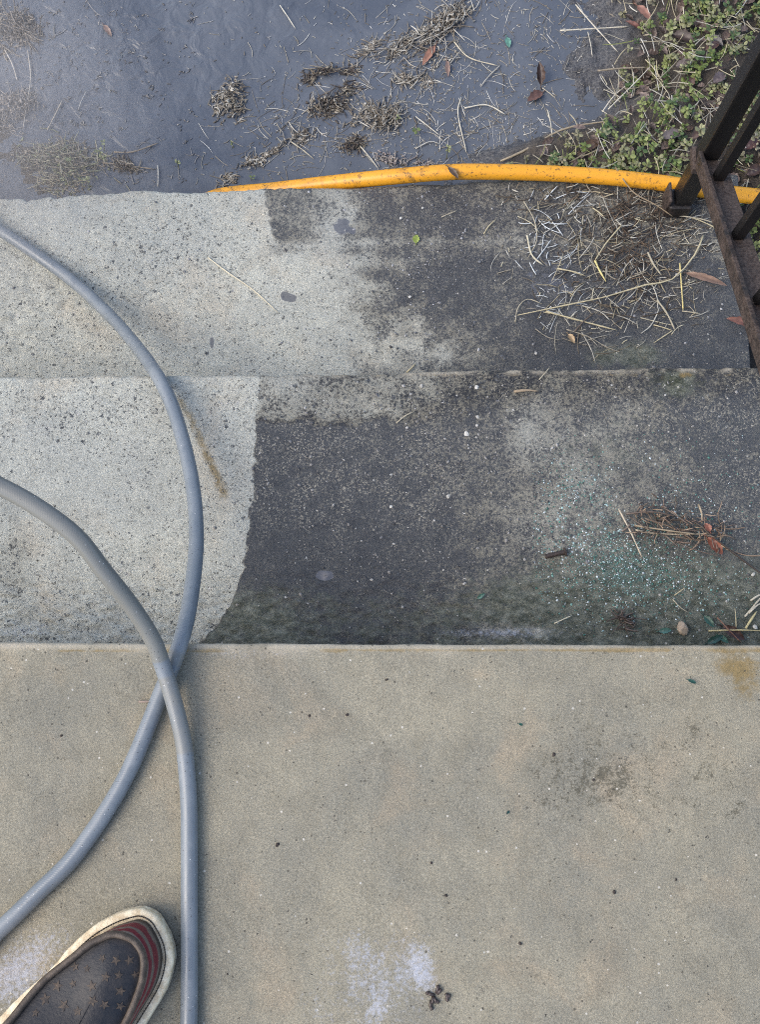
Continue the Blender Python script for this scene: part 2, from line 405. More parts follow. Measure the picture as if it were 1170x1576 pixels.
# landing
def d1(X, Y, px, py):
    d = (fbm(X * 12, Y * 12, 4) - .5) * .0022 + (fbm(X * 160, Y * 160, 3) - .5) * .0009
    lip = np.exp(-((py - 993) / 5.0) ** 2) * .0012 - np.exp(-((py - 1003) / 4.0) ** 2) * .0008
    return d + lip * sm(.2, .5, fbm(X * 25, Y * 3, 3))
def a1(X, Y, px, py):
    n1 = fbm(X * 20, Y * 20, 4); n2 = fbm(X * 70, Y * 70, 4, 3)
    dirt = -.16 + .20 * sm(.45, .75, n1) + .10 * sm(.5, .7, n2)
    dirt += .20 * blob(px, py, 905, 1180, 160, 70) + .12 * blob(px, py, 100, 1100, 160, 80) + .15 * blob(px, py, 1120, 1100, 80, 60)
    dirt += .22 * blob(px, py, 760, 1480, 130, 60) + .18 * blob(px, py, 60, 1400, 120, 70)
    dirt += .25 * sm(1010, 1000, py) * sm(.45, .65, fbm(X * 30, Y * 30, 3, 2)) * sm(1100, 1170, px)
    spot = .26 + .16 * n2 + .22 * blob(px, py, 1000, 1160, 200, 110) + .12 * blob(px, py, 150, 1110, 140, 70) + .36 * blob(px, py, 905, 1120, 40, 35) + .45 * blob(px, py, 885, 1190, 70, 40) + .5 * blob(px, py, 950, 1210, 60, 40)
    spot += .4 * blob(px, py, 1110, 1195, 55, 45) + .35 * blob(px, py, 1130, 1245, 40, 25) + .3 * blob(px, py, 850, 1240, 30, 30)
    spot += .45 * blob(px, py, 645, 1012, 14, 7, -.4) + .35 * blob(px, py, 470, 1105, 14, 12) + .42 * blob(px, py, 1070, 1120, 25, 18) + .3 * blob(px, py, 1060, 1000, 60, 8)
    pn = sm(.42, .66, fbm(X * 45, Y * 28, 4, 6))
    white = (.62 + .5 * pn) * (.62 * blob(px, py, 570, 1555, 115, 60) + .50 * blob(px, py, 545, 1450, 80, 50) + .6 * blob(px, py, 645, 1490, 40, 50)) + .12 * blob(px, py, 570, 1500, 130, 90)
    white += .70 * blob(px, py, 55, 1465, 85, 45, -.5) + .6 * blob(px, py, 20, 1530, 60, 50) + .3 * blob(px, py, 360, 1010, 90, 18) + .25 * blob(px, py, 590, 1005, 600, 8)
    rust = .75 * blob(px, py, 1130, 1022, 45, 22) + .6 * blob(px, py, 1150, 1060, 35, 30) + .25 * blob(px, py, 355, 1025, 60, 30)
    rust += .6 * np.exp(-((py - 1001) / 3.5) ** 2) * (.4 + .9 * sm(.35, .6, fbm(X * 22, Y * 4, 4, 8))) + .3 * np.exp(-((py - 996) / 6.0) ** 2) * sm(800, 1100, px)
    rust += .22 * blob(px, py, 540, 1140, 150, 50) + .2 * blob(px, py, 1080, 1140, 80, 30) + .14 * sm(.55, .75, fbm(X * 14, Y * 14, 3, 7))
    for (ax, ay, bx_, by_, q) in [(822, 1388, 852, 1352, .8), (405, 1205, 428, 1228, .6), (610, 1338, 668, 1250, .3), (1010, 1420, 1140, 1380, .3), (930, 1560, 1040, 1480, .3)]:
        tt = np.clip(((px - ax) * (bx_ - ax) + (py - ay) * (by_ - ay)) / ((bx_ - ax) ** 2 + (by_ - ay) ** 2), 0, 1)
        dd = np.hypot(px - ax - tt * (bx_ - ax) + (n2 - .5) * 14, py - ay - tt * (by_ - ay) + (n2 - .5) * 10); spot = spot + q * np.exp(-(dd / 2.6) ** 2)
    return dict(dirt=dirt, fleck=.3 + 0 * px, spot=spot, white=white, rust=rust, chip=.0 * px, wet=.0 + .2 * sm(.55, .7, n1), pale=.85 * np.exp(-((py - 991) / 6.5) ** 2) * sm(.15, .5, fbm(X * 30, Y * 0 + 2, 4, 1)) + .3 * np.exp(-((py - 1002) / 9.0) ** 2) * sm(.4, .7, n1))
tread('landing', M_land, Z1, -1.5, f1, d1, a1, vstep=.0026, rnose=.006, wob=.0008)

# middle tread
B2 = [(560, 397), (640, 396), (660, 396), (700, 393), (760, 388), (820, 382), (870, 375), (910, 366), (935, 352), (960, 334), (985, 312), (1010, 290)]
def d2(X, Y, px, py):
    r = sm(860, 960, py)
    d = (fbm(X * 10, Y * 10, 4) - .5) * .005 + (fbm(X * 70, Y * 160, 4, 12) - .5) * .0050 * sm(845, 930, py) + (fbm(X * 95, Y * 150, 4, 4) - .5) * (.0012 + .0030 * r + .0022 * sm(650, 600, py))
    d += .0016 * (fbm(X * 230, Y * 330, 2, 6) - .5) * r
    return d
def a2(X, Y, px, py):
    n1 = fbm(X * 16, Y * 16, 4); n2 = fbm(X * 60, Y * 60, 4, 3); n3 = fbm(X * 130, Y * 130, 3, 5)
    bx = interp(py, B2)
    right = sm(-5, 5, px - bx + (n3 - .5) * 14)
    ytop = interp(px, [(380, 652), (560, 648), (640, 650), (700, 640), (760, 630), (840, 620), (1170, 600)])
    wd = interp(px, [(400, 8), (560, 10), (700, 40), (900, 70)])
    low = np.clip((py - ytop + (n2 - .5) * 30) / wd * .5 + .5, 0, 1)
    edge = sm(950, 640, px)                                 # the tide line is crisp on the left only
    dirt = right * low * (.86 - .35 * sm(540, 860, px) + .06 * sm(950, 1100, px) - .10 * sm(860, 960, py) - .08 * blob(px, py, 830, 770, 120, 110) + .14 * blob(px, py, 500, 850, 160, 100) - .16 * blob(px, py, 570, 720, 120, 50) + .30 * (n1 - .5))
    dirt += (1 - low) * right * (.42 + .12 * sm(560, 800, px) + .25 * (n1 - .5))
    dirt += .10 * sm(950, 1150, px) * right
    dirt += (1 - right) * (.22 * blob(px, py, 20, 860, 45, 110) + .12 * sm(.5, .7, n1))
    green = right * (.26 * sm(560, 980, px) + .60 * sm(830, 965, py) * (.62 + .6 * n1) + .30 * blob(px, py, 380, 930, 90, 70) + .38 * blob(px, py, 1000, 900, 240, 90) + .22 * blob(px, py, 900, 700, 200, 60))
    green += .5 * blob(px, py, 1040, 590, 40, 26) - .25 * blob(px, py, 760, 972, 90, 14)
    teal = .50 * blob(px, py, 940, 830, 120, 90, .6) + .34 * blob(px, py, 1000, 900, 150, 60) + .3 * blob(px, py, 880, 740, 110, 40) + .12 * sm(1000, 1150, px)
    white = .75 * blob(px, py, 770, 974, 130, 11) + .62 * blob(px, py, 35, 970, 75, 22) + .3 * blob(px, py, 480, 945, 60, 14) * right + .25 * blob(px, py, 560, 600, 400, 30) * sm(.5, .7, n2) + .34 * blob(px, py, 950, 960, 60, 10)
    seg = interp(py, [(590, 262), (640, 292), (700, 318), (760, 345), (800, 352)])
    rust = .62 * np.exp(-((px - seg) / 12.0) ** 2) * sm(585, 620, py) * sm(805, 740, py) + .14 * sm(.5, .7, n1) * (1 - right) + .22 * blob(px, py, 60, 730, 110, 50)
    rust += .5 * np.exp(-((py - 577) / 4.0) ** 2) * sm(.35, .6, n2) + .2 * blob(px, py, 620, 625, 110, 20)
    brown = right * blob(px, py, 430, 925, 70, 22, .15)
    rust += .35 * brown
    chip = (1 - right * low) * (.50 + .34 * blob(px, py, 120, 640, 170, 38) + .30 * blob(px, py, 500, 610, 160, 24) + .2 * n1 - .3 * blob(px, py, 90, 760, 120, 60)) + right * low * (.26 + .1 * n1)
    chip += .12 * sm(840, 950, py) * (1 - right)
    wet = right * low * (.8 - .25 * blob(px, py, 790, 780, 120, 90)) + .15
    pud = .75 * blob(px, py, 500, 886, 16, 8) + .34 * right * low * blob(px, py, 480, 850, 120, 50)
    ey = 578 - 13.5 * px / 1170
    bx2 = sm(1004, 1010, px + (n3 - .5) * 14) * sm(1068, 1060, px + (n2 - .5) * 14) * sm(622, 606, py + (n2 - .5) * 30)
    dirt = dirt + .45 * bx2; rust += .30 * bx2
    pale = .75 * np.exp(-((py - ey - 2) / 5.0) ** 2) * sm(.35, .6, n2)
    return dict(pale=pale, dirt=dirt, fleck=.35 + .65 * sm(880, 760, py), green=green, teal=teal, white=white, rust=rust, chip=chip, wet=wet, puddle=pud, spot=.12 * (1 - right) + .25 * blob(px, py, 105, 985, 90, 8))
tread('step', M_step, Z2, float(f1(np.array([0.]))[0]) + .001, f2, d2, a2)

# low tread
def d3(X, Y, px, py):
    d = (fbm(X * 10 + 9, Y * 10, 4) - .5) * .006 + (fbm(X * 90 + 4, Y * 110, 4, 2) - .5) * .0016
    d += (fbm(X * 60, Y * 90, 4, 7) - .5) * .007 * blob(px, py, 60, 470, 200, 130)
    d -= .012 * sm(.5, .75, fbm(X * 25, Y * 30, 3, 4)) * sm(330, 300, py) * sm(160, 60, px)
    return d
def a3(X, Y, px, py):
    n1 = fbm(X * 16 + 5, Y * 16, 4); n2 = fbm(X * 55 + 3, Y * 55, 4, 3); n3 = fbm(X * 120, Y * 120, 3, 5)
    bx = interp(py, [(270, 400), (300, 404), (350, 416), (385, 430), (400, 520), (430, 560), (480, 590), (520, 610), (560, 585), (580, 560)])
    right = sm(-150, 210, px - bx + (n2 - .5) * 150 + (n1 - .5) * 90)
    sharp = sm(-5, 6, px - bx + (n3 - .5) * 14) * sm(395, 360, py)
    right = np.maximum(right * sm(300, 430, py), sharp * (.75 + .5 * (n1 - .5)))
    dirt = right * (.64 + .12 * sm(700, 950, px) + .34 * (n1 - .5) - .1 * blob(px, py, 640, 540, 160, 40)) + .16 * blob(px, py, 560, 470, 120, 80) + .05
    dirt -= .22 * right * blob(px, py, 520, 330, 50, 40)
    dirt += .12 * right * blob(px, py, 700, 350, 120, 60)
    chip = .46 + .34 * blob(px, py, 260, 390, 140, 60) + .22 * blob(px, py, 90, 500, 160, 70) - .2 * blob(px, py, 80, 330, 90, 30) - .3 * right
    green = right * (.22 * sm(560, 980, px) + .28 * blob(px, py, 960, 545, 70, 25) + .2 * blob(px, py, 560, 300, 80, 20)) + .5 * blob(px, py, 985, 548, 30, 22) + .35 * blob(px, py, 925, 550, 20, 14)
    teal = .2 * blob(px, py, 830, 300, 40, 40) + .16 * blob(px, py, 1050, 540, 50, 20)
    white = .35 * blob(px, py, 60, 320, 130, 25) + .42 * blob(px, py, 835, 400, 35, 60)
    bx3 = np.maximum(sm(966, 969, px + (n3 - .5) * 4) * sm(1000, 997, px + (n3 - .5) * 4) * sm(505, 530, py + (n2 - .5) * 20), sm(912, 918, px + (n3 - .5) * 12) * sm(936, 928, px + (n2 - .5) * 14) * sm(534, 542, py + (n3 - .5) * 10))
    dirt += .35 * bx3
    pud = .8 * blob(px, py, 437, 455, 8, 10) + .75 * blob(px, py, 450, 459, 10, 9) + .8 * blob(px, py, 326, 528, 5, 14) + .62 * blob(px, py, 528, 350, 30, 26) + .30 * right * sm(.45, .6, n1) + .4 * blob(px, py, 385, 340, 16, 12)
    pud += .22 * blob(px, py, 900, 420, 190, 110)
    wet = right * .9 + .22 + .3 * blob(px, py, 60, 360, 160, 60)
    rust = .12 * sm(.5, .7, n1) * (1 - right) + .2 * blob(px, py, 30, 380, 150, 50) + .42 * bx3
    return dict(dirt=dirt, fleck=.5 + .3 * sm(600, 500, px), green=green, teal=teal, white=white, rust=rust, chip=chip, wet=wet, puddle=pud, spot=.25 * blob(px, py, 560, 540, 60, 30) + .05)
tread('step', M_step, Z3, float(f2(np.array([0.]))[0]) + .001, f3, d3, a3, hr=.2, wob=.003,
      edge_rough=lambda x: -.010 * sm(.45, .7, fbm(x * 30 + 2, x * 0, 3)) * sm(-.40, -.52, x))

# ------------------------------------------------------------------ ground and water
def bank(px, py):
    """0 in the puddle, 1 on the weedy bank on the right, -1 muddy bank on the left"""
    sh = interp(py, [(-400, 945), (0, 958), (50, 990), (110, 952), (160, 985), (185, 960), (210, 880), (240, 800), (270, 770), (300, 760)])
    ls = interp(py, [(-600, 40), (0, 48), (90, 38), (180, 30), (205, 60), (235, 115), (280, 135), (320, 140)])
    return px - sh, ls - px
def ground_z(X, Y):
    X = np.asarray(X, float); Y = np.asarray(Y, float)
    px, py = chart(X, Y, np.full_like(X, ZW))
    px = np.clip(px, -3000, 4000); py = np.clip(py, -3000, 900)
    dr, dl = bank(px, py)
    n1 = fbm(X * 14, Y * 14, 4); n2 = fbm(X * 70, Y * 70, 3, 2)
    z = ZW - .02 + (n1 - .5) * .012 + (n2 - .5) * .006
    right = sm(-90, 80, dr + (n1 - .5) * 110)
    z = z + right * .052 + (n1 - .5) * .03 * right
    z = z + .025 * sm(-190, 0, dr + (n2 - .5) * 60)             # gravelly shallows
    z = z + sm(-40, 60, dl + (n1 - .5) * 60) * .020
    z = np.where((X > XR) & (Y < .85), np.maximum(z - .02 * sm(.06, 0, X - XR), -.43), z)
    far = sm(1.6, 4.0, np.sqrt(X * X + Y * Y)); z = z * (1 - far) + far * (-.36 + (n1 - .5) * .05)
    return z
def gz(x, y): return float(ground_z(np.array([x]), np.array([y]))[0])
gx = axis([(-60, -6, 6), (-6, -1.2, .3), (-1.2, -.68, .02), (-.68, 1.0, .004), (1.0, 2.2, .03), (2.2, 6, .3), (6, 60, 6)])
gy = axis([(-60, -6, 6), (-6, -.3, .3), (-.3, .45, .03), (.45, 1.24, .004), (1.24, 2.6, .03), (2.6, 6, .3), (6, 60, 6)])
GX, GY = np.meshgrid(gx, gy); GZ = ground_z(GX, GY)
under = (GX < XR - .004) & (GY < .775); GZ = np.where(under, -.60, GZ)
def sheet(name, X, Y, Z, mat, attrs, keep=None):
    nr, nx = X.shape; verts = np.stack([X, Y, Z], -1).reshape(-1, 3)
    i = np.arange(nr - 1)[:, None] * nx + np.arange(nx - 1)[None, :]
    faces = np.stack([i, i + 1, i + nx + 1, i + nx], -1)
    if keep is not None: faces = faces[keep]
    faces = faces.reshape(-1, 4)
    me = bpy.data.meshes.new(name); me.vertices.add(len(verts)); me.vertices.foreach_set('co', verts.ravel())
    me.loops.add(faces.size); me.loops.foreach_set('vertex_index', faces.ravel().astype(np.int32))
    me.polygons.add(len(faces)); me.polygons.foreach_set('loop_start', np.arange(0, faces.size, 4, dtype=np.int32))
    me.polygons.foreach_set('use_smooth', np.ones(len(faces), bool)); me.update(calc_edges=True); me.validate()
    for k, v in attrs.items():
        at = me.attributes.new(k, 'FLOAT', 'POINT'); at.data.foreach_set('value', np.asarray(v, np.float32).reshape(-1))
    me.materials.append(mat); o = bpy.data.objects.new(name, me); COL.objects.link(o); return o
gpx, gpy = chart(GX, GY, np.full_like(GX, ZW)); gpx = np.clip(gpx, -3000, 4000); gpy = np.clip(gpy, -3000, 900)
dr, dl = bank(gpx, gpy)
tag(sheet('ground', GX, GY, GZ, M_soil, dict(gravel=sm(40, -40, dr) * sm(30, -30, dl))), kind='structure')
wx = axis([(-2.2, -.7, .03), (-.7, .6, .005), (.6, 1.2, .03)]); wy = axis([(.70, 1.24, .005), (1.24, 2.6, .03)])
WX, WY = np.meshgrid(wx, wy); wpx, wpy = chart(WX, WY, np.full_like(WX, ZW))
ripple = .14 + .55 * blob(wpx, wpy, 120, 130, 190, 170) + .35 * blob(wpx, wpy, 350, 30, 250, 120)
WZ = ZW + (fbm(WX * 11, WY * 22, 3, 4) - .5) * .003 * ripple
rr = np.hypot((WX - P(160, 170, ZW).x), (WY - P(160, 170, ZW).y) * 1.3)
WZ += .0002 * np.sin(rr * 210 + 5 * fbm(WX * 9, WY * 9, 3)) * blob(wpx, wpy, 150, 160, 130, 90)
keep = ~((np.abs(WX[:-1, :-1]) < 9) & (WY[1:, 1:] < .76) & (WX[:-1, :-1] < XR))
tag(sheet('water', WX, WY, WZ, M_water, dict(ripple=ripple), keep), kind='structure')

# ------------------------------------------------------------------ hoses
R_A = .0086
A = [P(-420, 120, Z3 + .3), P(-200, 235, Z3 + .02)]
A = [Vector((-1.7, 1.25, ZW + .03)), Vector((-1.15, 1.02, -.40)), P(-120, 285, -.325), P(0, 355, -.328), P(100, 424, -.325), P(160, 477, -.298), P(205, 527, -.242), P(243, 580, -.157), P(270, 640, -.135), P(294, 734, -.105), P(302, 826, -.068),
     P(293, 920, -.02), P(277, 990, .0125), P(251, 1058, .0088), P(192, 1198, .0086), P(120, 1310, .0086), P(60, 1372, .0086), P(0, 1430, .0086), P(-70, 1490, .0086),
     Vector((-.62, -.33, .0086)), Vector((-.82, -.30, .012)), Vector((-.93, -.12, .03)), Vector((-.86, .08, .08)), Vector((-.68, .20, .14)), P(-120, 712, .172),
     P(0, 749, .165), P(106, 816, .145), P(161, 881, .115), P(205, 937, .08), P(235, 985, .052), P(250, 1025, .034), P(262, 1062, .0268), P(275, 1110, .0200), P(284, 1156, .0135), P(290, 1230, .0088), P(291, 1310, .0086), P(291, 1400, .0086), P(291, 1500, .0086), P(290, 1580, .0086), P(284, 1700, .0086), Vector((-.19, -.6, .0086)), Vector((-.05, -.95, .0086)), Vector((.25, -1.2, .0086))]
path = spline(A, .006); mb = MB(); cols = []
for p in path:
    q = chart(np.array([p.x]), np.array([p.y]), np.array([p.z])); px, py = float(q[0][0]), float(q[1][0])
    u = .15
    if p.z > .02 and py < 1010: u = .95
    elif py < 1160 and p.z > .012 and px > 255 and py > 1000: u = .6
    elif p.z < -.2: u = .3
    cols.append((u, u, u))
mb.tube(path, R_A, 20, cols, uv=True)
tag(mb.build('garden_hose', M_hose, smooth=True), 'long grey vinyl hose looping over the concrete steps and crossing itself', 'hose')
YH = [Vector((-1.6, .94, ZW - .02)), Vector((-1.0, .83, ZW - .01)), Vector((-.62, .7915, -.421)), Vector((-.42, .7915, -.420)), Vector((-.30, .7925, -.418)), P(340, 301, -.414), P(420, 292.5, -.395), P(500, 283, -.365), P(600, 272.5, -.340), P(690, 265, -.328), P(760, 264.5, -.327), P(850, 267, -.327), P(940, 273, -.327), P(1030, 283, -.327), P(1100, 295, -.328), P(1170, 303, -.330), P(1260, 314, -.335), Vector((.85, .72, -.345)), Vector((1.3, .60, -.35)), Vector((1.9, .65, -.35))]
path = spline(YH, .006); mb = MB(); cols = []
for p in path:
    q = chart(np.array([p.x]), np.array([p.y]), np.array([p.z])); px = float(q[0][0])
    u = .9 * math.exp(-((px - 700) / 14) ** 2) + .7 * math.exp(-((px - 640) / 25) ** 2) + .5 * math.exp(-((px - 990) / 20) ** 2) + (.35 if px < 560 else 0)
    cols.append((u, u, u))
mb.tube(path, .0114, 20, cols, uv=True)
tag(mb.build('yellow_hose', M_yel, smooth=True), 'bright yellow hose smeared with mud behind the lowest concrete step', 'hose')

# ------------------------------------------------------------------ iron railing
foot = P(1043, 320, Z3); FX, FY = foot.x, foot.y
RAIL = empty('iron_railing', (FX, FY, Z3), label='rusty black iron handrail standing on the lowest step', cat='railing')
def bar_between(a, b, wx, wn, col, bevel=.0015):
    a, b = Vector(a), Vector(b); d = b - a; mb = MB()
    y = d.normalized(); x = Vector((1, 0, 0)); x = (x - y * x.dot(y)).normalized(); z = x.cross(y)
    mb.box((a + b) / 2, (wx, d.length, wn), Matrix((x, y, z)).transposed(), col, bevel); return mb
SL = .55; ANG = math.atan(SL)
def bar_z(y): return -.180 + (FY - y) * SL          # centre line of the sloping bottom bar
POST_T = .62
mb = MB(); mb.box((FX, FY, (Z3 + POST_T) / 2), (.025, .025, POST_T - Z3), None, (.10,) * 3, .003)
mb.build('post', M_iron, RAIL)
mb = MB(); mb.box((FX - .004, FY - .002, Z3 + .018), (.033, .032, .030), None, (.4,) * 3, .004)
mb.box((FX - .021, FY + .001, Z3 + .026), (.004, .030, .044), None, (.6,) * 3, .0015)
mb.build('foot_socket', M_iron, RAIL)
mb = MB(); mb.box((FX, FY, -.200), (.034, .034, .014), None, (.75,) * 3, .002); mb.build('collar', M_iron, RAIL)
y1 = -.55
b = bar_between((FX + .004, FY - .014, bar_z(FY - .014) - .008), (FX + .004, y1, bar_z(y1) - .008), .034, .007, (.78,) * 3)
s = bar_between((FX - .0155, FY - .014, bar_z(FY - .014) + .001), (FX - .0155, y1, bar_z(y1) + .001), .006, .024, (.60,) * 3)
b.add(s.v, s.f, s.c); b.build('bottom_bar', M_iron, RAIL)
b = bar_between((FX, FY + .05, POST_T + .012 - .05 * SL), (FX, y1, POST_T + .012 + (FY - y1) * SL), .034, .012, (.15,) * 3)
b.build('handrail', M_iron, RAIL)
for k, yb in enumerate([FY - .048, FY - .155, FY - .262, FY - .369, FY - .476, FY - .583, FY - .69, FY - .797, FY - .904, FY - 1.011, FY - 1.118, FY - 1.225]):
    z0 = bar_z(yb) - .007; z1 = POST_T + .004 + (FY - yb) * SL; mb = MB()
    mb.box((FX + .004, yb, (z0 + z1) / 2), (.013, .013, z1 - z0), None, (.12,) * 3, .0015)
    mb.build('baluster', M_iron, RAIL)
mb = MB(); mb.box((FX, y1 + .02, (POST_T + (FY - y1) * SL) / 2 + .001), (.025, .025, POST_T + (FY - y1) * SL + .002), None, (.2,) * 3, .003); mb.build('post', M_iron, RAIL)

# ------------------------------------------------------------------ shoe
def resample(pts, m):
    pts = [Vector((p[0], p[1], 0)) for p in pts]; n = len(pts); dense = []
    for i in range(n):
        p0, p1, p2, p3 = pts[i - 1], pts[i], pts[(i + 1) % n], pts[(i + 2) % n]
        for k in range(10):
            t = k / 10
            dense.append(0.5 * ((2 * p1) + (p2 - p0) * t + (2 * p0 - 5 * p1 + 4 * p2 - p3) * t * t + (3 * p1 - p0 - 3 * p2 + p3) * t ** 3))
    L = [0]
    for i in range(len(dense)): L.append(L[-1] + (dense[(i + 1) % len(dense)] - dense[i]).length)
    out = []; j = 0
    for k in range(m):
        s_ = L[-1] * k / m
        while L[j + 1] < s_: j += 1
        f = (s_ - L[j]) / max(1e-9, L[j + 1] - L[j]); out.append(dense[j].lerp(dense[(j + 1) % len(dense)], f))
    return out
SO = [(218, 1398), (239, 1408), (254, 1430), (263, 1452), (266, 1476), (261, 1505), (250, 1532), (227, 1570), (190, 1630), (146, 1688), (100, 1742), (55, 1782), (5, 1796), (-45, 1780), (-76, 1738), (-80, 1690), (-58, 1640), (-18, 1585), (28, 1535), (65, 1503), (82, 1486), (106, 1458), (137, 1430), (171, 1410), (200, 1400)]
SE = [(186, 1437), (204, 1444), (217, 1459), (223, 1478), (221, 1505), (213, 1532), (198, 1568), (168, 1622), (128, 1678), (84, 1724), (45, 1752), (8, 1758), (-28, 1744), (-46, 1712), (-46, 1676), (-26, 1632), (0, 1588), (24, 1558), (42, 1534), (68, 1505), (102, 1478), (135, 1452), (158, 1440), (172, 1436)]
m = 120
def ring(pts, z):
    q = [P(a[0], a[1], z) for a in pts]; return resample(q, m)
tipd = None
outer = ring(SO, .026); seam = ring(SE, .058)
def align(r, ref):
    k = min(range(m), key=lambda i: (r[i] - ref).length); return r[k:] + r[:k]
toe_ref = Vector((P(225, 1398, .026).x, P(225, 1398, .026).y, 0))
outer = align(outer, toe_ref); seam = align(seam, toe_ref)
cen = sum(outer, Vector()) / m
def ins(r, d):
    out = []
    for i in range(m):
        t = (r[(i + 1) % m] - r[i - 1]).normalized(); nn = Vector((-t.y, t.x, 0))
        if nn.dot(cen - r[i]) < 0: nn = -nn
        out.append(r[i] + nn * d)
    return out
heelv = (Vector((P(20, 1790, 0).x, P(20, 1790, 0).y, 0)) - toe_ref); Ls = heelv.length; heelu = heelv / Ls
def along(p): return (Vector((p[0], p[1], 0)) - toe_ref).dot(heelu) / Ls
def lift(p, h0, h1): a = max(0, min(1, (along(p) - .3) / .6)); return h0 + (h1 - h0) * a * a * (3 - 2 * a)
def loft(mb, rings, cols=None, close_last=False):
    vs = []; cs = []
    for k, r in enumerate(rings):
        for i, p in enumerate(r): vs.append(p); cs.append(cols(k, i) if cols else (.5, .5, .5))
    fs = []
    for k in range(len(rings) - 1):
        for i in range(m):
            j = (i + 1) % m; fs.append((k * m + i, k * m + j, (k + 1) * m + j, (k + 1) * m + i))
    if close_last: fs.append(tuple((len(rings) - 1) * m + i for i in range(m)))
    mb.add(vs, fs, cs)
SHOE = empty('shoe', (cen.x, cen.y, 0), label='toe of a worn canvas shoe with navy star panel, red stripes and cream sole', cat='shoe')
def at_z(r, z): return [Vector((p.x, p.y, z)) for p in r]
mb = MB()
wob = [Vector(((random.random() - .5) * .0006, (random.random() - .5) * .0006, 0)) for _ in range(m)]
O2 = [p + q for p, q in zip(outer, wob)]
loft(mb, [at_z(ins(O2, .004), .0005), at_z(ins(O2, .001), .003), at_z(ins(O2, -.0003), .010), at_z(ins(O2, .0012), .012), at_z(ins(O2, .0012), .016), at_z(O2, .018), at_z(O2, .023), at_z(ins(O2, .0015), .0255), at_z(ins(O2, .004), .0265), at_z(ins(O2, .0085), .0262), at_z(ins(O2, .010), .0245), at_z(ins(O2, .02), .024)])
mb.build('sole', M_sole, SHOE, smooth=True)
mb = MB(); st = ins(outer, .0072)
dens = []
for i in range(m):
    for k in range(2): dens.append(st[i].lerp(st[(i + 1) % m], k / 2))
for i in range(0, len(dens)):
    a = dens[i]; b = dens[(i + 1) % len(dens)]; d = (b - a)
    if d.length < 1e-6: continue
    mb.tube([a + d * .2 + Vector((0, 0, .0266)), a + d * .5 + Vector((0, 0, .0276)), a + d * .75 + Vector((0, 0, .0266))], .0007, 5)
mb.build('stitching', M_thread, SHOE)
v0 = ins(outer, .0105); NR = 22; rings = []
for k in range(NR):
    t = k / (NR - 1); r = []
    for i in range(m):
        p = v0[i].lerp(seam[i], t ** 1.15); top = lift(seam[i], .058, .098)
        z = .0245 + (top - .0245) * math.sin(t * math.pi / 2) ** 1.0
        r.append(Vector((p.x, p.y, z)))
    rings.append(r)
def vcol(k, i):
    t = k / (NR - 1); a = along(outer[i]); 
    base = (.135, .108, .086) if t > .12 else (.06, .045, .035)
    e = .02 * math.sin(i * .4)
    if .22 + e < t < .44 + e or .57 + e < t < .76 + e: return (.135, .014, .022)
    return base
loft(mb := MB(), rings, vcol); mb.build('upper', M_vamp, SHOE, smooth=True)
# raised seam roll round the front of the panel
idx = [i for i in range(m)]
seam3 = [Vector((p.x, p.y, lift(p, .0605, .100))) for p in seam]
mb = MB(); ring_in = [Vector((p.x, p.y, lift(p, .0585, .098))) for p in ins(seam, .0045)]
prof = []
for q in range(9):
    a = math.pi * q / 8
    r = []
    i0 = ins(seam, -.0035 * math.cos(a) + .0015)
    for i in range(m): r.append(Vector((i0[i].x, i0[i].y, lift(seam[i], .056, .096) + .0055 * math.sin(a))))
    prof.append(r)
loft(mb, prof); mb.build('seam_roll', M_seam, SHOE, smooth=True)
pin = ins(seam, .004); pc = sum(pin, Vector()) / m; rings = []
for k in range(14):
    t = k / 13; r = []
    for i in range(m):
        # shrink towards the shoe's long axis, not to a point
        a0 = along(pin[i]); axp = toe_ref + heelu * Ls * (.27 + (a0 - .13) * .64)
        p = pin[i].lerp(axp, t * .995)
        a = along(p); dome = .012 * math.sin(t * math.pi / 2)
        z = lift(pin[i], .0555, .094) + dome * (1 if a < .66 else max(-2.6, 1 - (a - .66) * 16))
        r.append(Vector((p.x, p.y, z)))
    rings.append(r)
pm = MB(); loft(pm, rings, None, True)
bv = BVHTree.FromPolygons([Vector(v) for v in pm.v], pm.f)
eye = Vector((0, 0, HCAM))
def star(mb, zx, zy, r, ang):
    def hit(u, v):
        px, py = u / 2.925, 1300 + v / 2.925
        d = (P(px, py, 0) - eye).normalized(); h = bv.ray_cast(eye, d); return h[0]
    c = hit(zx, zy)
    if c is None: return
    ring_ = []
    for k in range(10):
        q = ang + k * math.pi / 5; rr_ = r if k % 2 == 0 else r * .42
        h = bv.ray_cast(Vector((c.x + rr_ * math.cos(q), c.y + rr_ * math.sin(q), .3)), Vector((0, 0, -1)))[0]
        if h is None: return
        ring_.append(h + Vector((0, 0, .0005)))
    top = bv.ray_cast(Vector((c.x, c.y, .3)), Vector((0, 0, -1)))[0] + Vector((0, 0, .0006))
    mb.add([top] + ring_, [(0, 1 + k, 1 + (k + 1) % 10) for k in range(10)], (.3, .2, .1), 1)
for sx, sy in [(460, 505), (525, 515), (592, 515), (535, 588), (600, 585), (338, 555), (335, 628), (412, 632), (210, 698), (475, 725), (548, 725), (150, 695), (268, 640), (155, 752), (410, 700), (470, 590), (595, 655), (290, 720), (345, 745), (540, 655), (395, 560)]:
    star(pm, sx + random.gauss(0, 5), sy + random.gauss(0, 5), random.uniform(.0038, .0058), random.random() * 1.2)
pm.build('toe_panel', [M_panel, M_star], SHOE, smooth=True)
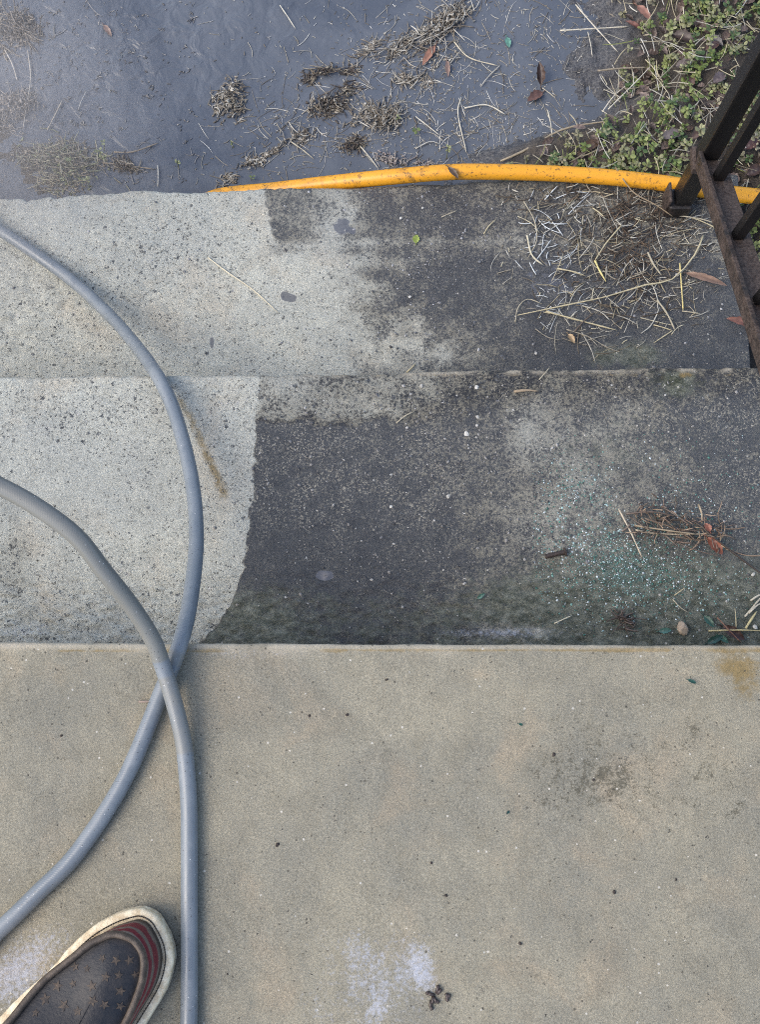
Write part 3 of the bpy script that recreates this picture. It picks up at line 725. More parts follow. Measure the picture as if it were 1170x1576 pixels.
for k in range(4):
    a0 = .575 + k * .07; mb = MB()
    c0 = toe_ref + heelu * Ls * a0; side = Vector((-heelu.y, heelu.x, 0)); pts = []
    for q in range(13):
        u = -1 + q / 6; p = c0 + side * u * .030
        h = bv.ray_cast(Vector((p.x, p.y, .3)), Vector((0, 0, -1)))[0]
        pts.append((h if h else Vector((p.x, p.y, .07))) + Vector((0, 0, .0018)))
    mb.tube(pts, .0022, 8); mb.build('lace', M_lace, SHOE, smooth=True)

# ------------------------------------------------------------------ straws, twigs, leaves
STRAWC = [(.40, .35, .235), (.33, .29, .19), (.46, .425, .31), (.28, .25, .175), (.39, .38, .33)]
WETC = [(.25, .225, .175), (.16, .135, .10), (.31, .295, .245), (.085, .068, .05), (.37, .36, .315)]
def jit(c, a=.18):
    k = 1 + (random.random() - .5) * 2 * a; return tuple(q * k for q in c)
def place(px, py, base, dz=0.0):
    p = P(px, py, base)
    return Vector((p.x, p.y, base + dz))
def strand(mb, pts, r, col, n=5, kink=.0):
    pts = [Vector(p) for p in pts]
    if len(pts) == 2:
        d = pts[1] - pts[0]; s = Vector((-d.y, d.x, 0)); b = (random.random() - .5) * .22
        pts = [pts[0], pts[0] + d * .33 + s * b * .8, pts[0] + d * .67 + s * b, pts[1]]
    q = spline(pts, max(.004, sum((pts[i + 1] - pts[i]).length for i in range(len(pts) - 1)) / 14))
    k = len(q); rr_ = [r * .88 * (.75 + .4 * math.sin(i * 1.3 + r * 9e3) * .4 + .25 * (1 - i / k)) for i in range(k)]
    rr_[-1] = r * .35
    mb.tube(q, rr_, n, col)
def one_straw(name, pix, base, dz, r, col, label, cat='straw', group=None, mat=None):
    mb = MB(); strand(mb, [place(a, b, base, dz + r + (.0012 if i % 2 else 0)) for i, (a, b) in enumerate(pix)], r, col, 7)
    return tag(mb.build(name, mat or M_straw, smooth=True), label, cat, group)

c1, c2, c3, c4 = (.43, .38, .245), (.36, .325, .24), (.26, .235, .185), (.10, .075, .055)
one_straw('straw', [(1081, 366), (1067, 397), (1033, 433), (992, 442), (934, 459), (890, 469), (796, 488)], Z3, .006, .0014, c1, 'longest pale straw, curving right across the straw mat on the lowest step')
one_straw('straw', [(840, 481), (890, 495), (949, 510)], Z3, .003, .0015, c1, 'straight yellow straw along the front edge of the straw mat')
one_straw('straw', [(1046, 407), (1048, 440), (1051, 479)], Z3, .003, .0013, (.55, .46, .2), 'yellow straw lying straight towards the step edge beside the slim brown leaf')
one_straw('straw', [(1006, 501), (1022, 506), (1035, 510)], Z3, .002, .0010, c1, 'right-pointing pale straw meeting another in a V near the lowest step edge', group=None)
one_straw('straw', [(1035, 510), (1020, 520), (1006, 529)], Z3, .002, .0010, c1, 'lower arm of the V made by two pale straws near the lowest step edge')
one_straw('straw', [(1011, 464), (1026, 486), (1038, 510)], Z3, .004, .0016, c2, 'thick grey straw ending at the point of the straw V')
one_straw('straw', [(955, 351), (932, 378), (915, 404)], Z3, .007, .0012, c1, 'upper slanting straw in the dark middle of the straw mat')
one_straw('straw', [(915, 404), (922, 420), (932, 436)], Z3, .005, .0016, (.58, .5, .22), 'short bright yellow straw in the middle of the straw mat')
one_straw('straw', [(996, 392), (1004, 410), (1016, 426)], Z3, .006, .0018, c2, 'thick pale straw on the right of the dark heap in the straw mat')
one_straw('straw', [(857, 415), (880, 420), (900, 426)], Z3, .003, .0014, c1, 'pale straw on the left of the dark heap in the straw mat')
one_straw('straw', [(912, 322), (921, 329), (931, 337)], Z3, .003, .0012, c1, 'short straw just below the yellow hose on the straw mat')
one_straw('twig', [(943, 268), (961, 296), (975, 310), (1004, 326), (1030, 343)], Z3, .020, .0013, (.2, .15, .09), 'thin brown twig lying over the yellow hose towards the railing foot', 'twig', mat=M_wet)
one_straw('straw', [(806, 312), (822, 342), (826, 372), (812, 400)], Z3, .004, .0009, c2, 'curved straw at the upper left of the straw mat')
one_straw('straw', [(811, 365), (818, 395), (835, 410)], Z3, .004, .0016, (.5, .46, .34), 'pale forked straw at the left edge of the straw mat')
one_straw('straw', [(793, 497), (797, 476), (812, 462), (835, 470)], Z3, .003, .0009, c2, 'hooked thin straw at the lower left of the straw mat')
one_straw('straw', [(884, 512), (900, 495), (912, 486)], Z3, .004, .0014, c4, 'dark brown straw crossing the front of the straw mat', mat=M_wet)
one_straw('straw', [(824, 507), (842, 520), (863, 525)], Z3, .002, .0008, c3, 'thin grey straw curving below the straw mat')
one_straw('straw', [(872, 508), (906, 520), (935, 536), (960, 545)], Z3, .002, .0010, c3, 'grey knotty straw stretching from the mat to the wet step edge')
one_straw('straw', [(1050, 480), (1062, 482), (1078, 484)], Z3, .002, .0011, c2, 'pale short straw right of the yellow straw end on the lowest step')
one_straw('straw', [(1020, 332), (1060, 338), (1092, 350), (1104, 358)], Z3, .006, .0013, c1, 'pale straw beside the railing foot, under the rusty bar')
one_straw('straw', [(1036, 336), (1075, 342), (1110, 352)], Z3, .009, .0011, c2, 'upper straw of the pair beside the railing foot')
one_straw('straw', [(320, 397), (350, 420), (390, 447), (428, 482)], Z3, .001, .0011, (.6, .54, .4), 'lone cream straw on the washed pale part of the lowest step')
one_straw('straw', [(745, 361), (752, 350), (764, 338)], Z3, .001, .0011, c1, 'short straw on the dark grime left of the straw mat')
one_straw('straw', [(680, 335), (692, 330), (704, 325)], Z3, .001, .0009, c2, 'faint grey straw on the dark grime below the yellow hose')
one_straw('straw', [(626, 574), (634, 567), (640, 560)], Z3, .001, .0013, c1, 'small straw at the bottom of the lowest step beside the middle step edge')
one_straw('straw', [(791, 604), (810, 602), (829, 603)], Z2, .001, .0020, (.28, .22, .15), 'flat brown straw near the far edge of the middle step')
one_straw('straw', [(610, 652), (624, 641), (638, 634)], Z2, .001, .0010, c2, 'pale straw on the middle step left of the white pebbles')
one_straw('straw', [(830, 585), (840, 574), (846, 566)], Z2, .001, .0009, c2, 'straw stub at the far edge of the middle step')
one_straw('straw', [(853, 960), (866, 954), (880, 948)], Z2, .003, .0010, (.5, .47, .36), 'cream straw below the rusty bolt beside the landing edge')
one_straw('straw', [(1037, 917), (1050, 908), (1054, 905)], Z2, .003, .0008, c1, 'tiny straw below the dried weed stalk')
one_straw('straw', [(1035, 923), (1047, 936), (1060, 944)], Z2, .003, .0008, c2, 'curled grey straw above the beige stone')
one_straw('straw', [(1132, 967), (1131, 950), (1130, 936)], Z2, .004, .0008, c1, 'upright thin straw beside the dark leaves at the landing edge')
one_straw('straw', [(1146, 968), (1154, 955), (1163, 942)], Z2, .004, .0018, (.5, .44, .24), 'thick yellow straw right of the dark leaves at the landing edge')
one_straw('straw', [(1088, 972), (1130, 971), (1180, 972)], Z2, .008, .0012, (.42, .36, .2), 'long straw lying level across the dark leaves at the landing edge')
one_straw('straw', [(1100, 952), (1118, 972), (1136, 990)], Z2, .012, .0010, (.18, .09, .06), 'reddish brown stalk slanting over the dark leaves at the landing edge', mat=M_wet)
for k, pp in enumerate([[(1145, 950), (1158, 934), (1172, 918)], [(1150, 945), (1164, 932), (1180, 925)], [(1152, 926), (1164, 918), (1175, 916)]]):
    one_straw('straw', pp, Z2, .004 + .002 * k, .0014, (.45, .42, .34), 'grey straw of the small bunch at the right edge of the middle step', group='grey straws bunched at the right edge')
one_straw('twig', [(214, 1080), (224, 1080), (236, 1079)], Z1, .001, .0013, (.28, .22, .18), 'short brown twig tucked under the grey hose on the landing', 'twig')
# in the puddle
PUD = [([(727, 10), (708, 32), (690, 42), (671, 51)], .0016, c2, 'long straw reaching from the top edge into the floating straw drift'),
 ([(698, 65), (722, 91), (766, 103)], .0013, (.46, .41, .3), 'pale bent straw on the water right of the reddish brown leaf'),
 ([(710, 152), (705, 178), (718, 236)], .0012, (.5, .46, .36), 'long pale stem floating straight towards the yellow hose'),
 ([(715, 168), (749, 164), (778, 178)], .0014, (.5, .47, .38), 'pale crooked straw crossing the long floating stem'),
 ([(640, 181), (656, 194), (677, 210)], .0011, (.5, .47, .38), 'slanting straw floating left of the long pale stem'),
 ([(447, 219), (465, 232), (483, 246)], .0013, c2, 'slanting straw floating above the far left of the yellow hose'),
 ([(554, 226), (570, 245), (583, 262)], .0012, (.46, .43, .35), 'slanting straw floating just behind the yellow hose'),
 ([(431, 10), (443, 28), (455, 46)], .0011, (.5, .47, .38), 'lone straw floating near the top of the puddle'),
 ([(886, 9), (910, 38), (951, 82)], .0013, (.46, .42, .33), 'long straw slanting across the shallow gravel near the weeds'),
 ([(862, 49), (910, 47), (968, 43)], .0014, (.5, .46, .36), 'straight straw lying level across the shallow gravel'),
 ([(905, 51), (909, 70), (912, 89)], .0009, (.46, .43, .35), 'thin straw pointing down below the two crossed straws on the gravel'),
 ([(770, 250), (804, 236), (862, 203), (915, 192), (972, 185)], .0020, (.30, .25, .17), 'long brown stalk along the near rim of the puddle'),
 ([(835, 137), (855, 154)], .0010, c2, 'short straw floating below the upright dark leaf'),
 ([(843, 171), (848, 195), (850, 217)], .0012, (.48, .45, .36), 'short pale straw floating above the long brown stalk'),
 ([(920, 111), (955, 108), (994, 106)], .0018, (.24, .20, .14), 'brown stalk lying level at the puddle rim under the weeds'),
 ([(927, 174), (945, 150), (968, 130)], .0012, (.50, .47, .4), 'pale straw slanting up from the puddle to the weeds'),
 ([(936, 170), (975, 132), (1002, 103)], .0011, (.50, .47, .38), 'longer of the two parallel pale straws slanting up to the weeds'),
 ([(8, 79), (20, 102), (27, 126)], .0012, (.42, .38, .32), 'pale straw on the muddy left bank'),
 ([(43, 79), (48, 120), (42, 160), (36, 202)], .0012, (.40, .36, .3), 'long bent straw along the muddy left bank'),
 ([(96, 157), (84, 182), (73, 202)], .0013, (.38, .33, .26), 'grey stick slanting in the left of the puddle'),
 ([(133, 142), (126, 157), (120, 171)], .0009, (.42, .40, .36), 'faint pale straw floating in the rippled left of the puddle'),
 ([(243, 256), (244, 272), (243, 289)], .0011, (.5, .47, .4), 'pale straw pointing at the broken concrete edge on the left'),
 ([(176, 236), (205, 236), (244, 222)], .0015, (.22, .18, .13), 'brown branching twig floating by the left concrete edge'),
 ([(158, 252), (190, 256), (238, 262)], .0013, (.22, .18, .13), 'lower brown twig floating by the left concrete edge'),
 ([(770, 102), (752, 120), (740, 135)], .0010, (.42, .39, .32), 'straw floating above the crooked pale straw'),
 ([(640, 230), (662, 220), (677, 223)], .0010, (.46, .44, .38), 'straw floating behind the middle of the yellow hose')]
for pix, r, c, lab in PUD:
    dz = .002
    q = P(pix[0][0], pix[0][1], ZW)
    base = max(ZW, max(gz(P(a, b, ZW).x, P(a, b, ZW).y) for a, b in pix))
    one_straw('twig' if 'twig' in lab or 'stick' in lab else 'straw', pix, base, dz, r, c, lab, 'twig' if 'twig' in lab or 'stick' in lab else 'straw', mat=M_wet)

def leaf_mesh(mb, base, tip, wid, col, up=.002, curl=.3, base_z=None, stalk=True):
    """an almond leaf with a fold along its midrib"""
    a, b = Vector(base), Vector(tip); d = b - a; L = d.length; t = d / L
    s = t.cross(Vector((0, 0, 1))); s = s.normalized() if s.length > 1e-6 else Vector((1, 0, 0)); up_ = s.cross(t)
    vs = []; cs = []; K = 12
    for i in range(K + 1):
        u = i / K; hw = wid * .5 * math.sin(math.pi * min(1, u ** .85)) ** .8 + wid * .02
        hw *= 1 + .12 * math.sin(i * 2.1 + L * 800)
        for j, e in enumerate((-1, -.5, 0, .5, 1)):
            z = up_ * (curl * hw * e * e + .05 * L * math.sin(u * 3.1) + .08 * hw * math.sin(i * 1.7 + e * 2))
            vs.append(a + d * u + s * e * hw + z + Vector((0, 0, up))); k = .75 if j == 2 else 1 + .2 * math.sin(i + j)
            cs.append(tuple(q * k for q in col))
    fs = [(i * 5 + j, i * 5 + j + 1, (i + 1) * 5 + j + 1, (i + 1) * 5 + j) for i in range(K) for j in range(4)]
    mb.add(vs, fs, cs)
    if stalk: mb.tube([a + Vector((0, 0, up)), a - t * L * .12 + Vector((0, 0, up)), a - t * L * .22 + s * L * .04 + Vector((0, 0, up * .6))], wid * .035 + .0003, 5, tuple(q * .7 for q in col))
def one_leaf(p0, p1, wpx, z, col, label, dz0=.001, dz1=.001, curl=.3, cat='leaf', group=None, name='leaf'):
    a = place(*p0, z, dz0); b = place(*p1, z, dz1); mb = MB(); leaf_mesh(mb, a, b, wpx / FPX * (HCAM - z), col, .001, curl)
    return tag(mb.build(name, M_leaf, smooth=True), label, cat, group)
BR = (.17, .085, .048); RD = (.21, .088, .062); DK = (.06, .035, .026); GR = (.025, .075, .05)
random.seed(21)
one_leaf((1056, 421), (1119, 441), 12, Z3, (.20, .125, .085), 'slim dry brown leaf lying flat right of the straw mat', .001, .002)
one_leaf((1158, 503), (1117, 492), 13, Z3, (.20, .095, .07), 'crumpled reddish leaf beside the slab edge under the rusty bar', .001, .004, .7)
one_leaf((832, 133), (828, 107), 14, ZW, DK, 'dark brown leaf standing upright out of the puddle', .004, .020, .9)
one_leaf((835, 144), (812, 158), 16, ZW, (.12, .065, .05), 'curled brown leaf floating at the foot of the upright leaf', .002, .003, .6)
one_leaf((670, 72), (650, 103), 12, ZW, (.28, .14, .09), 'long reddish brown leaf below the floating straw drift', .002, .003)
one_leaf((980, 13), (1000, 38), 14, -.385, (.24, .12, .085), 'reddish leaf at the top edge of the weeds', .006, .010)
one_leaf((160, 40), (172, 58), 9, ZW, (.20, .13, .10), 'small tan leaf floating in the upper left of the puddle', .002, .002)
one_leaf((688, 95), (690, 120), 8, ZW, (.20, .13, .10), 'narrow brown leaf floating right of the long reddish brown leaf', .002, .002)
one_leaf((780, 59), (784, 75), 10, ZW, (.10, .24, .18), 'pale green leaf scrap floating on the shallow water', .002, .002, .2)
one_leaf((955, 194), (982, 208), 16, -.40, (.20, .26, .24), 'bluish green leaf at the puddle rim under the weeds', .003, .006, .2)
one_leaf((640, 375), (641, 362), 11, Z3, (.22, .28, .05), 'tiny round yellow-green leaf on the dark grime of the lowest step', .001, .001, .2)
one_leaf((875, 515), (884, 530), 9, Z3, (.34, .24, .13), 'tan scrap of leaf below the left of the straw mat', .001, .003, .7)
for (a, b, wd, c, lab) in [((1035, 55), (1068, 70), 24, DK, 'dark wet leaf among the weeds, uppermost beside the post'), ((1090, 60), (1112, 74), 18, (.10, .09, .085), 'grey curled leaf in the weeds near the top of the post'),
     ((1086, 78), (1106, 72), 18, (.15, .085, .07), 'brown leaf in the weeds left of the grey curled leaf'), ((1040, 103), (1070, 108), 24, (.15, .12, .11), 'broad grey-brown leaf in the middle of the weeds'),
     ((1098, 128), (1116, 118), 20, (.13, .10, .10), 'grey-brown leaf touching the left side of the black post'), ((895, 233), (925, 222), 20, (.12, .075, .05), 'brown leaf lying on the near rim just behind the yellow hose'),
     ((1018, 214), (1052, 208), 20, (.17, .145, .14), 'large pale grey-brown leaf in the weeds above the post foot'), ((1065, 216), (1085, 196), 16, (.15, .10, .085), 'brown leaf in the weeds right of the pale grey-brown leaf'),
     ((1060, 138), (1066, 120), 14, (.12, .07, .05), 'rolled brown leaf in the weeds below the broad grey-brown leaf'), ((1145, 230), (1168, 220), 22, (.10, .05, .045), 'dark red leaf right of the slim baluster'),
     ((1150, 270), (1172, 262), 22, (.085, .05, .04), 'dark brown leaf right of the slim baluster near the yellow hose'), ((985, 46), (962, 36), 10, RD, 'small red-brown leaf at the upper left rim of the weeds')]:
    q = P(a[0], a[1], -.385); zz = gz(q.x, q.y)
    one_leaf(a, b, wd * .85, max(-.40, zz + .006), tuple(q * .72 + .008 for q in c), lab, .001, .005, .8)
for (a, b, wd, z, c, lab) in [((1014, 972), (1033, 970), 12, Z2, (.06, .14, .115), 'teal green leaf scrap left of the beige stone'), ((1083, 948), (1098, 966), 14, Z2, (.03, .085, .06), 'dark green leaf pointing down at the right of the landing edge'),
     ((1088, 990), (1112, 978), 14, Z2, (.02, .06, .05), 'dark green leaf tucked against the landing edge'), ((1105, 978), (1120, 990), 11, Z2, (.04, .11, .08), 'small green leaf between the dark brown leaf and landing edge'), ((1112, 965), (1145, 985), 22, Z2, (.05, .025, .02), 'dark brown wet leaf in the pile at the landing edge'),
     ((1058, 1046), (1072, 1052), 7, Z1, (.015, .06, .045), 'dark green leaf scrap below the landing edge on the right'), ((798, 1114), (805, 1116), 5, Z1, (.015, .07, .05), 'green leaf crumb in the middle of the landing'), ((780, 1252), (784, 1248), 5, Z1, (.015, .06, .05), 'lower green leaf crumb on the landing'),
     ((735, 922), (746, 914), 8, Z2, (.05, .13, .10), 'small teal leaf crumb on the wet grime of the middle step')]:
    one_leaf(a, b, wd * .72, z, c, lab, .002, .004 if z == Z2 else .001, .45)

one_leaf((690, 258), (706, 276), 9, -.316, (.08, .05, .03), 'dark brown leaf scrap stuck across the yellow hose', .001, .001, .3)
# dried weed stalk on the middle step
WD = empty('dried_weed_stalk', P(1060, 820, Z2), label='dried weed stalk with tangled twigs on the right of the middle step', cat='weed stalk')
mb = MB()
def zp(u, v, h): return place(770 + u / 2.925, 740 + v / 2.925, Z2, h)
strand(mb, [zp(700, 180, .006), zp(860, 190, .012), zp(930, 250, .014), zp(1000, 300, .012), zp(1080, 360, .010), zp(1165, 420, .008), zp(1230, 470, .005)], .0017, (.045, .035, .028), 7)
mb.build('stem', M_wet, WD, smooth=True)
mb = MB()
for pts in [[(530, 130), (580, 240), (630, 350)], [(580, 170), (640, 220), (720, 245), (850, 310), (1000, 355)], [(740, 240), (900, 225), (1065, 200)], [(960, 215), (1040, 222), (1100, 215)], [(780, 260), (900, 270), (1000, 255), (1060, 268)], [(890, 110), (898, 160), (900, 200)], [(600, 205), (750, 235), (870, 250)], [(560, 155), (680, 150), (790, 165)], [(640, 180), (760, 215), (860, 270)], [(720, 120), (760, 150), (840, 210)], [(1000, 240), (980, 290), (1040, 320)], [(1010, 310), (1100, 340), (1180, 345)], [(570, 190), (600, 260)], [(540, 235), (575, 205)], [(570, 270), (610, 272)], [(740, 250), (795, 305)], [(600, 230), (700, 240), (850, 245), (960, 240)]]:
    strand(mb, [zp(u, v, .004 + .012 * random.random()) for u, v in pts], .0009 + .0006 * random.random(), jit(random.choice([(.30, .24, .16), (.40, .34, .25), (.18, .13, .09), (.12, .09, .07)])), 6)
for k in range(130):
    u = random.uniform(600, 1000); v = 150 + (u - 600) * .25 + random.gauss(0, 45); L = random.uniform(15, 60); a = random.uniform(0, 6.28)
    strand(mb, [zp(u, v, .003 + .014 * random.random()), zp(u + L * math.cos(a), v + L * math.sin(a), .003 + .014 * random.random())], random.uniform(.0005, .0012), jit(random.choice([(.10, .075, .055), (.16, .11, .08), (.26, .19, .13)])), 5)
mb.build('twigs', M_wet, WD, smooth=True)
for (p0, p1, wd, hh) in [((925, 262), (995, 335), .013, .010), ((930, 240), (912, 200), .008, .016)]:
    mb = MB(); leaf_mesh(mb, zp(*p0, hh), zp(*p1, hh - .004), wd, (.20, .07, .04), 0, .5); mb.build('leaf', M_leaf, WD, smooth=True)
# small dark curl of plant debris, stone, bolt
mb = MB()
for k in range(26):
    q = place(958 + random.gauss(0, 8), 955 + random.gauss(0, 7), Z2, .002 + random.random() * .008); a = random.uniform(0, 6.28); L = random.uniform(.006, .02)
    strand(mb, [q, q + Vector((L * math.cos(a), L * math.sin(a), random.uniform(-.003, .006)))], random.uniform(.0006, .0015), jit((.075, .055, .045)), 5)
tag(mb.build('debris_clump', M_wet, smooth=True), 'small dark curl of plant debris below the bolt, beside the landing edge', 'debris')
def stone(c, r, col, name, label, cat='pebble', group=None, squash=.6, seed=0, mat=None):
    bm = bmesh.new(); bmesh.ops.create_icosphere(bm, subdivisions=2, radius=1)
    rnd = random.Random(seed); off = [Vector((rnd.gauss(0, 1), rnd.gauss(0, 1), rnd.gauss(0, 1))).normalized() for _ in range(7)]
    for v in bm.verts:
        k = 1
        for o in off:
            dd = v.co.dot(o) - .72
            if dd > 0: v.co -= o * dd * .9
    a = rnd.uniform(0, 6.28); ca_, sa_ = math.cos(a), math.sin(a)
    mb = MB(); bm.verts.index_update(); vs = []
    rx, ry = (r if isinstance(r, tuple) else (r, r * rnd.uniform(.65, .9)))
    for v in bm.verts:
        x, y = v.co.x * rx, v.co.y * ry; vs.append(Vector(c) + Vector((x * ca_ - y * sa_, x * sa_ + y * ca_, v.co.z * min(rx, ry) * squash + min(rx, ry) * squash * .6)))
    mb.add(vs, [[v.index for v in f.verts] for f in bm.faces], col); bm.free()
    return tag(mb.build(name, mat or M_grit), label, cat, group)
stone(place(1050, 967, Z2, .001), (.0095, .007), (.34, .27, .20), 'stone', 'beige stone lump against the landing edge on the right', 'stone', seed=5, squash=.8)
PB = [((735, 642), .0034, 'upper white pebble of the close pair on the middle step'), ((734, 655), .0031, 'lower white pebble of the close pair on the middle step'), ((718, 668), .0048, 'flat grey-white pebble left below the white pair'), ((690, 764), .0038, 'white pebble alone on the dark middle of the middle step'),
      ((602, 780), .003, 'small white pebble on the darkest grime of the middle step'), ((734, 596), .004, 'pale oval pebble near the far edge of the middle step'), ((649, 594), .0032, 'cream pebble near the far edge of the middle step, left one'), ((535, 408), .0033, 'white pebble where washed and dirty concrete meet on the lowest step'),
      ((617, 336), .0030, 'white pebble on the grime below the yellow hose'), ((651, 320), .003, 'rightmost white pebble below the middle of the yellow hose'), ((631, 457), .003, 'white pebble in the middle of the dirty lowest step'), ((825, 544), .003, 'white pebble near the wet front corner of the lowest step'), ((1160, 884), .004, 'white pebble under the tip of the dried stalk at right'), ((1163, 965), .004, 'white pebble beside the leaf pile at the right edge')]
for k, ((a, b), r, lab) in enumerate(PB):
    z = Z3 if b < 560 else Z2
    stone(place(a, b, z, .0), r * .85, jit((.44, .43, .39), .25), 'pebble', lab, 'pebble', seed=20 + k, squash=.5)
SEEDS = [((427, 1300), .0036, 'largest black seed on the middle of the landing'), ((664, 1328), .0022, 'black seed below the middle of the landing'), ((534, 1100), .0028, 'brown seed in the upper landing, beneath the landing edge'), ((853, 1161), .0030, 'round dark seed on the right of the landing'), ((595, 1046), .0026, 'dark seed close to the landing edge in the middle'), ((94, 1132), .0026, 'dark seed left of the grey hose on the landing'),
         ((946, 1373), .0030, 'brown seed in the lower right of the landing'), ((1041, 1354), .0026, 'black seed furthest right on the lower landing'), ((476, 1102), .0028, 'dark seed above left of the landing centre'), ((914, 1200), .0022, 'small black seed in the mossy patch of the landing'), ((350, 1672 - 173), .0020, 'black seed right of the shoe and hose on the landing'), ((687, 1378), .0026, 'brown seed on the lower middle of the landing'), ((801, 1452), .0030, 'brown seed on the lower landing right of the white stain')]
for k, ((a, b), r, lab) in enumerate(SEEDS):
    stone(place(a, b, Z1, -.0004), r * .72, (.03, .022, .018), 'seed', lab, 'seed', seed=60 + k, squash=.7)
mb = MB()
for k in range(9):
    q = place(669 + random.gauss(0, 4), 1536 + random.gauss(0, 8), Z1, .001); mb.tube([q, q + Vector((random.gauss(0, .003), random.gauss(0, .004), .002))], .0016, 6, (.055, .04, .034))
for k in range(4):
    q = place(686 + random.gauss(0, 2), 1533 + random.gauss(0, 2), Z1, .001); mb.tube([q, q + Vector((random.gauss(0, .002), random.gauss(0, .002), .002))], .0018, 6, (.06, .045, .04))
tag(mb.build('dirt_crumb', M_wet, smooth=True), 'dark brown crumb of dirt at the lower middle of the landing', 'dirt')
BOLT = empty('rusty_bolt', place(855, 854, Z2, .003), label='short rusty bolt lying on the wet middle step', cat='bolt')
ba, bb = place(839, 857.5, Z2, .0042), place(868, 850.5, Z2, .0042); bd = (bb - ba).normalized()
mb = MB(); mb.tube([ba, ba + bd * .0006, bb], [.0024, .0030, .0030], 14, (.1,) * 3); mb.build('shank', M_bolt, BOLT, smooth=False)
mb = MB(); mb.tube([bb, bb + bd * .0008, bb + bd * .0022, bb + bd * .0028], [.0040, .0052, .0052, .0040], 12, (.1,) * 3); mb.build('head', M_bolt, BOLT)

# clumps of debris lying in the puddle
def clump(cx, cy, rx, ry, ang, nst, cols, label, z=ZW, hh=.010, lmax=.035, r=.0009):
    mb = MB(); c, s = math.cos(ang), math.sin(ang)
    subs = [(random.gauss(0, .5), random.gauss(0, .5), random.gauss(0, .7)) for _ in range(max(3, nst // 28))]
    for k in range(nst * 2):
        s0 = random.choice(subs); u, v = s0[0] + random.gauss(0, .27), s0[1] + random.gauss(0, .27); px = cx + u * rx * c - v * ry * s; py = cy + u * rx * s + v * ry * c
        h = hh * max(0, 1 - (u * u + v * v)) * random.random(); a = ang + s0[2] + random.gauss(0, .6) + (math.pi if random.random() < .5 else 0); L = random.uniform(.006, lmax * .68) if k < nst else random.uniform(.002, .006)
        p0 = place(px, py, z, .001 + h); d = Vector((math.cos(a), -math.sin(a), random.uniform(-.15, .25))) * L
        strand(mb, [p0, p0 + d * .5 + Vector((random.gauss(0, .002), random.gauss(0, .002), 0)), p0 + d], random.uniform(.6, 1.4) * r * (1 if k < nst else 1.5), jit(random.choice(cols), .35), 5)
    return tag(mb.build('debris_clump', M_wet, smooth=True), label, 'debris')
DC = [(.07, .055, .042), (.14, .115, .085), (.22, .19, .14), (.05, .038, .03)]; LC = [(.27, .245, .20), (.37, .35, .30), (.17, .148, .115)]
clump(507, 112, 30, 16, -.3, 80, DC, 'dark clump of wet straw, upper end of the black drift in the puddle', hh=.016)
clump(508, 150, 42, 22, -.5, 150, DC + LC[:1], 'dark clump of wet straw, lower end of the black drift in the puddle', hh=.016)
clump(357, 150, 22, 36, -.35, 120, DC[1:3] + LC, 'grey-brown clump of debris floating left of the black drift', hh=.012, lmax=.025)
clump(578, 192, 55, 28, -.35, 170, DC[1:3] + LC, 'ragged brown clump of straw floating behind the yellow hose', hh=.012)
clump(540, 222, 22, 12, .1, 60, DC, 'small dark clump just left of the ragged brown clump', hh=.008, lmax=.02)
clump(680, 40, 75, 30, -.6, 220, LC + DC[1:2], 'pale straw drift at the top of the puddle', hh=.010, lmax=.05)
clump(605, 70, 60, 14, -.75, 110, LC + DC[1:2], 'narrow tail of straw drifting down from the pale straw drift', hh=.006)
clump(620, 118, 30, 16, .1, 60, LC + DC[1:2], 'thin straw patch floating below the long reddish brown leaf', hh=.006)
clump(440, 220, 40, 9, -.5, 60, LC + DC[1:2], 'thin streak of straw floating left of the ragged clump', hh=.006)
clump(610, 252, 40, 16, .1, 60, [(.2, .17, .16), (.28, .25, .22)], 'reddish grey patch of sodden bits behind the yellow hose', hh=.005, lmax=.018)
clump(385, 262, 26, 14, -.3, 60, LC + DC[1:2], 'small straw clump at the left end of the yellow hose', hh=.008, lmax=.025)
clump(185, 255, 26, 12, .1, 70, DC, 'brown sodden clump floating by the broken left concrete edge', hh=.010, lmax=.025)
clump(88, 255, 70, 34, .25, 330, DC[1:3] + [(.17, .18, .10), (.24, .22, .15)], 'muddy tangle of grass and stems in the lower left of the puddle', hh=.022, lmax=.05)
clump(20, 30, 34, 40, .8, 200, [(.15, .13, .11), (.24, .21, .17), (.10, .085, .07)], 'brown grass tangle in the top left corner of the puddle', hh=.02, lmax=.05)
clump(15, 170, 26, 70, 1.4, 160, [(.17, .15, .13), (.24, .21, .18)], 'muddy grass along the left rim of the puddle', hh=.014, lmax=.04)

